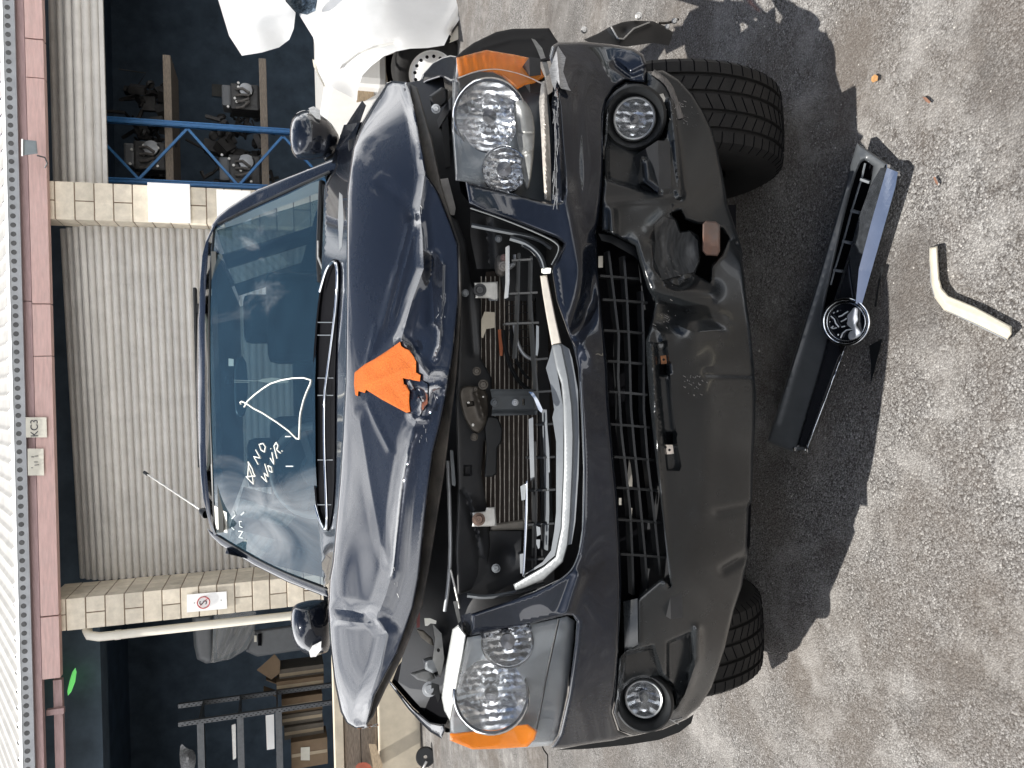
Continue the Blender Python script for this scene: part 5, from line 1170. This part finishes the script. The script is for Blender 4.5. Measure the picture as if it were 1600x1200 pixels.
strip([(730, 930), (760, 934), (806, 926), (850, 912)], lambda x, y: GD(x, y) + .03, 7, 'bumper_flange', GREYPL, car, .01)
def gb(pl, w_, mt=PLASTIC_D): return gbar(pl, w_, 'grille_slat', mt, offset(GD, .012), gr)
gb([(853, 640), (856, 720), (857, 800), (855, 860)], .0035, GREYPL); gb([(836, 690), (838, 780), (837, 890)], .004); gb([(812, 395), (811, 450), (809, 520), (806, 560)], .004); gb([(831, 400), (830, 470), (836, 560), (842, 640)], .004)
gb([(795, 384), (795, 440), (793, 465)], .003, GALV)
for yy, a, b in ((406, 800, 832), (458, 796, 840), (505, 790, 842), (561, 835, 856), (612, 830, 862), (663, 842, 868), (715, 826, 868), (766, 826, 868), (819, 824, 866), (874, 822, 850)):
    gb([(a, yy + 1), (b, yy - 1)], .0045)
for pl in ([(826, 655), (833, 652), (834, 700), (835, 745), (829, 752), (827, 700)], [(851, 660), (854, 655), (858, 700), (859, 738), (857, 738), (854, 700)], [(838, 508), (842, 510), (842, 540), (840, 556), (837, 555)],
           [(838, 822), (844, 824), (845, 835), (839, 838)], [(838, 843), (844, 843), (843, 856), (841, 858), (838, 850)], [(813, 760), (822, 755), (823, 780), (815, 782)], [(812, 866), (820, 864), (820, 896), (813, 896)]):
    MB().sheet(pl, offset(GD, -.004), 3, thick=.004).build('grille_shard', GREYPL, gr)
MB().sheet([(821, 752), (825, 749), (825, 800), (823, 850), (820, 902), (816, 900), (818, 850)], offset(GD, -.018), 3, thick=.006, roll=(1.5, .004)).build('chrome_sliver', CHROME, gr, smooth=60)
MB().sheet([(826, 612), (833, 613), (841, 625), (848, 640), (846, 645), (841, 640), (834, 622)], offset(GD, -.02), 3, thick=.004).build('chrome_sliver', CHROME, gr, smooth=60)

# ---- headlights
def lamp_axis(c, tilt=(0, 0, 0)):
    a = np.array([0, -1.0, .0]) + np.array(tilt); return a / np.linalg.norm(a)
def pillow(c, ax_, r, dep, n):
    """a reflector bowl pressed into rows of small pillow facets"""
    u = np.cross(ax_, [0, 0, 1]); u /= np.linalg.norm(u); v_ = np.cross(u, ax_); mb = MB(); nr, ns = 18, 60; V = []; F = []
    for i in range(nr + 1):
        q_ = max(.02, i / nr)
        for j in range(ns):
            a_ = 2 * math.pi * j / ns; x_, z_ = q_ * math.cos(a_), q_ * math.sin(a_)
            hgt = -dep * (1 - q_ * q_) + .0050 * abs(math.sin(x_ * math.pi * n / 5)) * (.4 + .6 * abs(math.sin((z_ + .13 * round(x_ * n / 5)) * math.pi * n / 8)))
            V.append(c + r * (x_ * u + z_ * v_) + ax_ * hgt)
    for i in range(nr):
        for j in range(ns): F.append((i * ns + j, (i + 1) * ns + j, (i + 1) * ns + (j + 1) % ns, i * ns + (j + 1) % ns))
    F.append(tuple(range(ns))[::-1]); return mb.add(V, F)
def bowl(par, cx, cy, rpx, Y, dep, seg, tilt, bulb=True, ry=None):
    c = P(float(cx), float(cy), Y); zd = (c - CAM) @ fw; r = rpx / F_PX * zd; ax_ = CAM - c; ax_ = ax_ / np.linalg.norm(ax_) + np.array(tilt); ax_ /= np.linalg.norm(ax_)
    o = pillow(c, ax_, r, dep, seg).build('reflector', REFLECT, par, smooth=28)
    MB().lathe(c, ax_, [(r * 1.12, -.01), (r * 1.12, .010), (r * 1.06, .018), (r * 1.0, .010)], 40).build('reflector_ring', CHROME, o, smooth=50)
    if bulb: MB().lathe(c - ax_ * dep * .55, ax_, [(.012, -.02), (.012, .03), (.018, .03), (.016, .045), (.001, .048)], 18).build('bulb', M('bulb_cap', (.10, .10, .11), .25, .6, .1, 20), o, smooth=40)
    return o
HB = M('lamp_housing_grey', (.07, .08, .09), .3, .2, .1, 20)
HLB = Surf(BS0)
def headlamp(o_, amber_pl, big, small, depth, tilt, nm_label, lens_holes=(), lens_o=None, lens_m=None, hm=None):
    h = MB().sheet(o_, offset(depth, .075), 5, thick=.05, holes=[ell(big[0], big[1], big[2] * .98, big[3] * .98, 36), ]).build('headlight', hm or HB, car, smooth=50, label=nm_label)
    bowl(h, big[0], big[1], (big[2] + big[3]) / 2, float(depth(np.array(big[0]), np.array(big[1]))) + .05, .036, 26, tilt)
    bowl(h, small[0], small[1], small[2], float(depth(np.array(small[0]), np.array(small[1]))) + .04, .026, 18, tilt)
    ab_ = Surf(offset(depth, .03))
    for q_ in range(12): ab_.crease([(690 + q_ * 15, 60), (700 + q_ * 15, 150)], .006, 7, 'fold').crease([(690 + q_ * 15, 1120), (700 + q_ * 15, 1180)], .006, 7, 'fold')
    MB().sheet(amber_pl, ab_, 4, thick=.0).build('amber_reflector', REFLECT, h, smooth=25)
    MB().sheet(amber_pl, offset(depth, -.004), 4, thick=.03, roll=(5, .008)).build('amber_lens', AMBER, h, smooth=50)
    MB().sheet(lens_o or o_, depth, 5, thick=.02, roll=(8, .02)).build('clear_lens', lens_m or LENS, h, smooth=60)
    return h
LL = TPS([(728, 992, 1.66), (826, 975, 1.645), (886, 961, 1.63), (888, 1086, 1.73), (874, 1148, 1.86), (716, 1060, 1.75), (703, 1130, 1.86), (740, 1171, 1.97), (824, 1168, 1.96), (790, 1070, 1.70)])
headlamp([(730, 996), (780, 987), (826, 977), (886, 963), (898, 970), (896, 1002), (886, 1086), (872, 1148), (860, 1165), (824, 1168), (738, 1171), (703, 1157), (703, 1125), (716, 1060)],
         [(703, 1146), (740, 1142), (778, 1136), (824, 1131), (840, 1142), (836, 1156), (824, 1167), (780, 1170), (738, 1171), (703, 1157)], (768, 1082, 54, 55), (793, 1000, 38), LL, (-.10, 0, .0), 'intact headlight with clear lens', lens_m=glass('weathered_lens', (.96, .97, .98), 1.35, 0.02, .06), hm=M('lit_lamp_housing', (.26, .28, .30), .35, .3, .12, 15))  # left housing coloured paler to carry the sun glare on this lamp
MB().sheet([(707, 983), (716, 976), (728, 992), (722, 1030), (716, 1060), (709, 1100), (704, 1128), (694, 1110), (690, 1090), (697, 1040)], Surf(TPS([(716, 976, 1.70), (728, 992, 1.67), (716, 1060, 1.76), (704, 1128, 1.87), (690, 1090, 1.9), (697, 1030, 1.82)])).crease([(720, 985), (711, 1050), (700, 1118)], -.006, 3), 3, thick=.03, roll=(3, .012)).build('headlight_top_edge', M('frosted_lens_edge', (.55, .56, .54), .25, .1, .2, 60, coat=.6), car, smooth=50)
strip([(873, 968), (864, 1010), (855, 1050), (846, 1100), (838, 1140)], offset(LL, -.004), 3, 'lens_seam', PLASTIC_D, car, .003)
LR = TPS([(727, 283, 1.66), (830, 310, 1.64), (862, 316, 1.64), (862, 180, 1.70), (851, 120, 1.84), (716, 200, 1.76), (707, 129, 1.86), (760, 78, 1.97), (839, 93, 1.95), (790, 200, 1.69)])
rho = [(707, 129), (713, 90), (760, 78), (807, 86), (839, 93), (851, 120), (858, 160), (866, 230), (872, 300), (863, 318), (830, 310), (755, 290), (727, 284), (712, 282), (706, 200)]
hr_ = headlamp(rho, [(713, 90), (740, 83), (760, 78), (807, 86), (839, 93), (851, 120), (835, 130), (820, 133), (808, 140), (796, 130), (785, 120), (770, 113), (745, 112), (716, 122)], (765, 183, 46, 58), (788, 266, 33), LR, (.10, 0, 0), 'smashed headlight with broken lens',
               lens_o=[(707, 129), (713, 90), (760, 78), (807, 86), (800, 120), (806, 160), (810, 200), (814, 250), (820, 300), (755, 290), (727, 284), (712, 282), (706, 200)])
strip([(716, 122), (745, 111), (770, 108), (790, 110), (820, 118), (850, 132)], offset(LR, -.004), 2.2, 'cracked_lens_edge', M('frosted_crack', (.6, .55, .5), .3, 0, .2, 60), car, .002)
MB().sheet(smooth_poly([(802, 164), (811, 150), (826, 163), (836, 190), (835, 235), (828, 290), (822, 299), (816, 270), (812, 240), (805, 200)], 1), Surf(offset(LR, -.005)).crease([(803, 170), (812, 240), (820, 295)], .02, 8).crease([(810, 208), (834, 210)], .006, 2).crease([(812, 240), (834, 232)], -.008, 4), 3, thick=.02, roll=(3, .008)).build('broken_bezel', M('bezel_grey', (.20, .20, .19), .35, .3, .3, 12), car, smooth=45)
MB().sheet([(846, 128), (853, 125), (855, 160), (858, 200), (861, 260), (861, 314), (851, 312), (848, 260), (845, 200), (842, 160)], Surf(offset(LR, -.012)).crease([(850, 130), (854, 310)], -.01, 3), 3, thick=.02, jit=.2).build('bent_trim', M('cream_trim', (.46, .42, .37), .5, .2, .35, 40), car, smooth=40)
MB().sheet([(836, 62), (847, 75), (856, 100), (859, 115), (854, 120), (848, 100), (838, 75), (830, 60)], offset(LR, -.02), 3, thick=.01).build('torn_edge', M('torn_grey', (.22, .22, .21), .5, .3, .3, 40), car)
MB().sheet([(858, 110), (872, 72), (884, 90), (880, 112), (888, 135), (892, 142), (876, 138), (870, 125), (866, 150), (872, 152), (862, 130)], Surf(offset(BS0, -.02)).crease([(870, 80), (875, 135)], -.015, 3, True), 3, thick=.008, jit=.25).build('torn_paint', M('scraped_paint', (.30, .30, .30), .5, .2, .6, 70, stretch=(10, 1, 1)), car, smooth=30)
mb = MB()
for i in range(45):
    y0 = rng.uniform(150, 310); x0 = 868 + rng.normal(0, 2.2); q = dens([(x0, y0), (x0 + rng.normal(0, 1.5), y0 + rng.uniform(6, 30))], 4, False); mb.tube(P(q[:, 0], q[:, 1], BS0(q[:, 0], q[:, 1]) - .014), rng.uniform(.0003, .0008), 4)
mb.build('scrape_marks', GRAZE, car, kind='stuff')
MB().sheet([(866, 112), (878, 160), (884, 230), (886, 300), (878, 318), (862, 318), (864, 230), (862, 160)], Surf(offset(BS0, .004)).crease([(870, 120), (876, 230), (878, 312)], -.016, 4, True).crease([(866, 140), (869, 300)], .01, 3), 3, thick=.03, jit=.15).build('crumpled_bumper_edge', PAINT, car, smooth=35)
# wings
MB().sheet([(609, 1069), (637, 1107), (655, 1127), (672, 1144), (690, 1154), (696, 1140), (694, 1132), (672, 1128), (646, 1107), (615, 1070), (606, 1060)], TPS([(606, 1060, 2.5), (637, 1107, 2.35), (672, 1144, 2.15), (694, 1132, 2.02), (646, 1107, 2.3)]), 3, thick=.04, roll=(4, .02)).build('front_wing', PAINT, car, smooth=50)
MB().sheet([(612, 1066), (646, 1106), (672, 1127), (696, 1132), (703, 1118), (690, 1095), (660, 1060), (640, 1020), (622, 1040)], TPS([(612, 1066, 2.52), (700, 1118, 2.1), (640, 1020, 2.4), (672, 1127, 2.25)]), 6, thick=.02).build('inner_wing', BLACKHOLE, car)
MB().sheet([(660, 116), (676, 98), (690, 90), (704, 86), (714, 88), (716, 128), (705, 130), (690, 120), (668, 128), (650, 140)], TPS([(660, 116, 2.3), (690, 90, 2.2), (714, 88, 2.0), (705, 130, 1.95), (655, 138, 2.3)]), 3, thick=.04, roll=(4, .015)).build('front_wing', PAINT, car, smooth=50)
MB().sheet([(714, 88), (722, 80), (740, 67), (775, 50), (800, 45), (858, 44), (868, 60), (878, 74), (862, 95), (840, 97), (807, 90), (760, 84), (730, 92)], Surf(TPS([(714, 88, 2.06), (775, 50, 2.35), (858, 44, 2.3), (870, 72, 2.05), (790, 86, 2.06)])).crease([(745, 78), (800, 62), (855, 60)], -.02, 7, 'fold'), 3, thick=.1, roll=(4, .02)).build('wing_side', M('dull_black_wing', (.006, .006, .007), .7, 0, .3, 20, spec=.1), car, smooth=50)
for nm_, tp in (('l', [(609, 1067, 2.52), (637, 1104, 2.36), (668, 1138, 2.17), (690, 1146, 2.05)]), ('r', [(640, 140, 2.52), (662, 120, 2.32), (690, 96, 2.18), (712, 94, 2.05)])):
    T_ = np.array([P(float(a_), float(b_), c_) for a_, b_, c_ in tp]); T_[:, 2] -= .015; B_ = T_.copy(); B_[:, 2] = .76; M_ = (T_ + B_) / 2; M_[:, 0] *= 1.01
    n4 = len(T_); mb = MB().add(np.concatenate([T_, M_, B_]), [(k_ * n4 + i, k_ * n4 + i + 1, (k_ + 1) * n4 + i + 1, (k_ + 1) * n4 + i) for k_ in (0, 1) for i in range(n4 - 1)]); mb.build('wing_skin', PAINT, car, smooth=60)
# hanging liner flap with bolts
fd_ = Surf(TPS([(921, 56, 2.05), (990, 33, 2.15), (1040, 42, 2.2), (1045, 71, 2.15), (960, 70, 2.0)])).crease([(955, 45), (970, 62), (990, 48), (1015, 37)], -.02, 4).dent(975, 50, 8, 6, .03)
fp = MB().sheet([(912, 62), (935, 52), (954, 41), (975, 34), (992, 32), (1020, 33), (1039, 41), (1052, 51), (1045, 71), (1020, 67), (979, 73), (954, 69), (920, 66)], fd_, 3, thick=.02).build('hanging_liner', M('liner_black', (.006, .006, .0065), .55, 0, .3, 30, spec=.35), car, smooth=40, label='torn wheel arch liner hanging out sideways')
q = dens([(955, 42), (965, 60), (974, 61), (990, 45), (1015, 35)], 3, False); MB().tube(P(q[:, 0], q[:, 1], fd_(q[:, 0], q[:, 1]) - .01), .0025, 5).build('liner_wire', ALU, fp, smooth=60)
for (x, y, r) in ((998, 25, .011), (1054, 33, .009), (1043, 42, .008), (913, 47, .010)): bolt(x, y, 2.14, r, METAL, par=fp)
MB().tube(P(np.array([1030., 1042., 1054., 1060.]), np.array([36., 36., 33., 30.]), np.array([2.16] * 4)), .004, 6).build('liner_bracket', BROWNMETAL, fp, smooth=60)

# ---- fog lamps
def fog(cx, cy, r1, rl, tilt, lab):
    Yc = float(BS0(np.array(float(cx)), np.array(float(cy)))); c = P(float(cx), float(cy), Yc + .015); zd = (c - CAM) @ fw; ro = r1 / F_PX * zd; ri = rl / F_PX * zd
    ax_ = CAM - c; ax_ /= np.linalg.norm(ax_); ax_ = ax_ + np.array(tilt); ax_ /= np.linalg.norm(ax_)
    f_ = MB().lathe(c, ax_, [(ro * 1.0, -.06), (ro, .0), (ro * .97, .012), (ro * .9, .016), (ro * .84, .006), (ri * 1.16, -.03), (ri * 1.14, -.05)], 48).build('fog_light', PLASTIC_D, car, smooth=50, label=lab)
    MB().lathe(c - ax_ * .022, ax_, [(ri * 1.14, -.03), (ri * 1.13, .0), (ri * 1.06, .006), (ri * .98, .004)], 40).build('lamp_ring', M('lamp_ring_grey', (.30, .31, .31), .35, .4, .1, 30), f_, smooth=50)
    pillow(c - ax_ * .024, ax_, ri, .035, 12).build('reflector', REFLECT, f_, smooth=28)
    MB().lathe(c - ax_ * .03, ax_, [(.001, .012), (.010, .010), (.013, 0), (.013, -.02)], 18).build('bulb_shield', M('bulb_shield', (.03, .03, .03), .3, .4, .1, 20), f_, smooth=50)
    MB().lathe(c - ax_ * .02, ax_, [(ri, .0), (ri * .7, .006), (ri * .35, .009), (.001, .01)], 30).build('clear_lens', LENS, f_, smooth=80)
fog(991, 184, 50, 30, (.10, 0, 0), 'fog light with scuffed surround'); fog(1006, 1096, 46, 27, (-.30, 0, .0), 'fog light beside the intact wing')
MB().sheet([(1028, 148), (1036, 146), (1040, 154), (1036, 165), (1030, 164), (1033, 156), (1028, 155)], offset(BS0, -.012), 3, thick=.004).build('paper_scrap', M('dirty_white', (.42, .40, .36), .8, 0, .2, 40), car)
# dirt scrape on the outer corner
strip([(1020, 112), (1045, 130), (1056, 160), (1064, 185)], offset(PL, -.003), 9, 'scraped_corner', M('scraped_corner', (.10, .092, .085), .8, 0, .6, 70, stretch=(1, 1, 6)), car, .002)

# ---- engine bay odds and ends, visible through the gaps
def px_tube(pl, Y, r, nm, mt, k=8):
    q = dens(smooth_poly(pl, 1, False), 5, False); return MB().tube(P(q[:, 0], q[:, 1], np.full(len(q), Y)), r, k).build(nm, mt, car, smooth=60)
px_tube([(700, 720), (703, 800), (704, 870), (700, 920), (695, 955)], 1.88, .005, 'release_cable', GALV)
px_tube([(704, 890), (715, 935), (718, 950)], 1.86, .003, 'thin_cable', ALU)
MB().sheet([(703, 703), (708, 704), (712, 755), (711, 760), (706, 758)], 1.84, 4, thick=.02).build('rubber_stop', GREYPL, car)
MB().sheet([(708, 940), (715, 939), (720, 970), (716, 974)], 1.82, 4, thick=.02).build('hinge_strap', M('strap_grey', (.24, .24, .23), .5, .3, .2, 30), car)
MB().sheet([(650, 982), (662, 985), (676, 998), (678, 1010), (670, 1006), (658, 996)], 2.05, 3, thick=.04, roll=(3, .01)).build('hose_end', M('dusty_hose', (.20, .18, .15), .8, 0, .2, 30), car, smooth=50)
MB().sheet([(663, 966), (672, 966), (682, 970), (681, 975), (673, 974), (668, 978), (664, 978)], 2.0, 3, thick=.01).build('white_tag', WHITEPAINT, car)
MB().sheet([(651, 960), (656, 957), (656, 980), (651, 981)], 2.05, 3, thick=.02).build('red_connector', M('dark_red', (.16, .03, .03), .5, 0, .2, 20), car)
MB().sheet([(640, 1052), (662, 1045), (676, 1046), (680, 1060), (668, 1066), (652, 1062)], 2.1, 4, thick=.06, roll=(4, .02)).build('inner_bracket', M('dusty_metal', (.26, .26, .25), .6, .4, .2, 20), car, smooth=50)
MB().sheet([(660, 1030), (672, 1026), (688, 1028), (690, 1046), (676, 1052), (664, 1046)], 2.02, 4, thick=.1, roll=(5, .03)).build('bump_stop', GREYPL, car, smooth=50)
MB().sheet([(676, 975), (690, 990), (694, 1030), (688, 1060), (676, 1030), (680, 1000)], 2.0, 4, thick=.03, holes=[ell(685, 1016, 2.5, 3, 10)]).build('inner_bracket', M('dusty_metal', (.26, .26, .25)), car)
adj = bolt(671, 1077, 1.98, .019, GALV, 'adjuster_screw'); MB().sheet([(674, 1066), (686, 1070), (688, 1090), (684, 1098), (680, 1086), (674, 1086)], 1.97, 3, thick=.04).build('adjuster_housing', PLASTIC_D, car)
bolt(681, 170, 1.98, .012, GALV)
MB().sheet([(670, 150), (690, 136), (700, 140), (700, 160), (690, 168), (676, 172)], 2.0, 4, thick=.05, roll=(4, .01)).build('inner_bracket', PLASTIC_D, car)
MB().sheet([(686, 280), (700, 278), (712, 325), (710, 336), (700, 336)], 1.86, 4, thick=.03).build('support_stay', M('stay_grey', (.16, .15, .14), .6, .2, .25, 30), car)
MB().sheet([(690, 196), (700, 180), (704, 260), (696, 262)], 2.0, 6, thick=.05).build('inner_duct', PLASTIC_D, car)

# =================================================================== things on the ground
gl_ = thing('broken_grille', 'broken chrome and black car grille with round lion badge on the asphalt', 'grille', G(1300., 470.))
gpl = plane3(G(1339., 223., .075), G(1198., 691., .075), G(1354., 450., .03))
go = [(1339, 223), (1389, 257), (1404, 268), (1401, 290), (1354, 450), (1342, 490), (1320, 545), (1262, 702), (1238, 706), (1198, 691), (1207, 662), (1274, 450)]
slot = smooth_poly([(1350, 250), (1355, 252), (1368, 262), (1340, 352), (1322, 410), (1300, 480), (1285, 520), (1285, 490), (1305, 400), (1326, 310), (1342, 258)], 1)
GBLK = M('gloss_black_grille', (.012, .013, .016), .25, 0, .1, 20, coat=.7)
fs = Surf(gpl).crease([(1345, 245), (1318, 306), (1290, 400), (1213, 660)], -.008, 5)
MB().sheet(go, fs, 4, holes=[slot], thick=.03, roll=(4, .008)).build('grille_frame', M('grille_grey_black', (.06, .065, .07), .35, 0, .15, 25, dust=.2, dcol=(.10, .10, .10)), gl_, smooth=50)
MB().sheet(slot, offset(gpl, .035), 6, thick=0).build('slot_floor', BLACKHOLE, gl_)
MB().sheet([(1327, 398), (1330, 430), (1337, 476), (1346, 470), (1342, 492), (1322, 545), (1312, 560), (1262, 700), (1244, 698), (1285, 560), (1305, 470)], offset(gpl, -.006), 4, thick=.02, roll=(3, .006)).build('centre_bar', GBLK, gl_, smooth=50)
rdg = [(1386, 262), (1362, 345), (1342, 420), (1337, 474)]
def facet(k):
    def f(x, y):
        x = np.asarray(x, float); y = np.asarray(y, float)
        return gpl(x, y) - .031 + k * seg_dist(np.c_[x.ravel(), y.ravel()], rdg, False).reshape(x.shape)
    return f
MB().sheet([(1376, 262), (1386, 262), (1362, 345), (1342, 420), (1337, 474), (1333, 450), (1330, 426), (1327, 398), (1340, 345), (1360, 290)], facet(.0006), 6, thick=.02).build('chrome_bar_face', M('hazed_chrome', (.46, .50, .56), .22, .95, .25, 60, rvar=.12), gl_)
MB().sheet([(1386, 262), (1403, 269), (1399, 292), (1354, 450), (1346, 478), (1337, 474), (1342, 420), (1362, 345)], facet(.0005), 6, thick=.02).build('chrome_bar_face', CHROME, gl_)
q = dens([(1318, 548), (1308, 575), (1284, 640), (1261, 700)], 8, False); MB().tube(P(q[:, 0], q[:, 1], gpl(q[:, 0], q[:, 1]) - .012), .0022, 6).build('chrome_line', CHROME, gl_, smooth=60)
MB().sheet([(1312, 541), (1320, 541), (1315, 556)], offset(gpl, -.016), 3, thick=.004).build('chrome_tip', CHROME, gl_)
for pl in ([(1346, 280), (1360, 285)], [(1331, 329), (1345, 333)], [(1318, 377), (1331, 380)], [(1304, 422), (1317, 424)]):
    q = np.array(pl, float); A = P(q[:, 0], q[:, 1], gpl(q[:, 0], q[:, 1]) + .006); MB().bar(A[0], A[1], .006, .012).build('grille_rib', GREYPL, gl_)
q = np.array([(1352, 255), (1346, 280), (1331, 329), (1318, 377), (1304, 422), (1298, 445)], float); A = P(q[:, 0], q[:, 1], gpl(q[:, 0], q[:, 1]) + .012)
MB().tube(A, .0025, 5).build('grille_rib', GREYPL, gl_)
for (x, y) in ((1387, 261), (1402, 272), (1243, 702), (1262, 704)):
    A = P(float(x), float(y), float(gpl(np.array(float(x)), np.array(float(y))))); MB().box(A, (.012, .008, .012)).build('clip', CHROME, gl_, bevel=.002)
# round badge: rings and a stylised relief
bd = MB().sheet(ell(1322, 503, 33, 33, 40), offset(gpl, -.022), 4, thick=.02).build('badge', M('badge_black', (.006, .007, .010), .12, 0, .1, 20, coat=1), gl_, smooth=60)
for rr, tb_ in ((35.5, .0042), (30, .0016)):
    q = np.array(ell(1322, 503, rr, rr, 48)); MB().tube(P(q[:, 0], q[:, 1], gpl(q[:, 0], q[:, 1]) - .026), tb_, 8, closed=True).build('badge_ring', CHROME, bd, smooth=60)
def bz(lst): return [[(1180 + a / 4.139, 430 + b / 4.139) for a, b in pl] for pl in lst]
strokes(bz([[(490, 265), (512, 285), (520, 310), (540, 335)], [(505, 330), (490, 338), (505, 345), (525, 340)], [(540, 268), (560, 262), (575, 250), (600, 235)], [(555, 300), (575, 290), (590, 280)], [(560, 335), (580, 330)], [(553, 405), (565, 375), (590, 355), (625, 350), (655, 365)], [(505, 245), (512, 240)], [(530, 235), (536, 230)], [(482, 300), (484, 302)], [(536, 380), (537, 390)]]), offset(gpl, -.027), .0018, 'badge_relief', M('badge_silver', (.80, .81, .83), .38, .5, .05, 20), bd, res=2)
lion = bz([[(640, 205), (668, 215), (662, 260), (668, 290), (650, 320), (668, 345), (688, 375), (665, 395), (640, 415), (610, 420), (600, 395), (610, 365), (640, 355), (610, 335), (590, 315), (600, 290), (592, 262), (615, 240)]])[0]
MB().sheet(smooth_poly(lion, 1), Surf(offset(gpl, -.028)).crease([(a_, b_) for a_, b_ in bz([[(640, 220), (630, 280), (640, 330), (650, 390)]])[0]], -.006, 4), 2.5, thick=.006, roll=(2, .003)).build('badge_relief', MATS['badge_silver'], bd, smooth=40)
for pl, lb in (([(1366, 478), (1372, 440), (1378, 415), (1381, 418), (1374, 446), (1369, 480)], 'thin black grille fragment beside the chrome bar'), ([(1358, 540), (1366, 536), (1379, 529), (1373, 552), (1366, 580), (1360, 603), (1361, 570)], 'pointed black plastic fragment beside the badge')):
    MB().sheet(pl, on_plane(.02), 3, thick=.012).build('grille_fragment', PLASTIC_D, label=lb, cat='fragment')
# bent trim strip
ts = thing('trim_strip', 'bent cream metal trim strip lying on the asphalt', 'trim', G(1480., 470.))
spd = Surf(on_plane(.03)).crease([(1458, 390), (1461, 445), (1478, 475), (1530, 495), (1580, 520)], -.006, 5)
MB().sheet([(1452, 387), (1465, 384), (1466, 405), (1468, 435), (1472, 450), (1482, 462), (1525, 480), (1581, 510), (1581, 522), (1574, 531), (1525, 507), (1475, 485), (1460, 465), (1455, 445), (1452, 407)], spd, 3, thick=.025, roll=(2.5, .006)).build('strip_face', M('cream_trim_metal', (.62, .57, .46), .4, .2, .1, 30), ts, smooth=50)
q = dens([(1454, 388), (1455, 440), (1461, 462), (1478, 484), (1572, 530)], 5, False); MB().tube(P(q[:, 0], q[:, 1], on_plane(.028)(q[:, 0], q[:, 1])), .002, 5).build('strip_bead', GALV, ts, smooth=60)
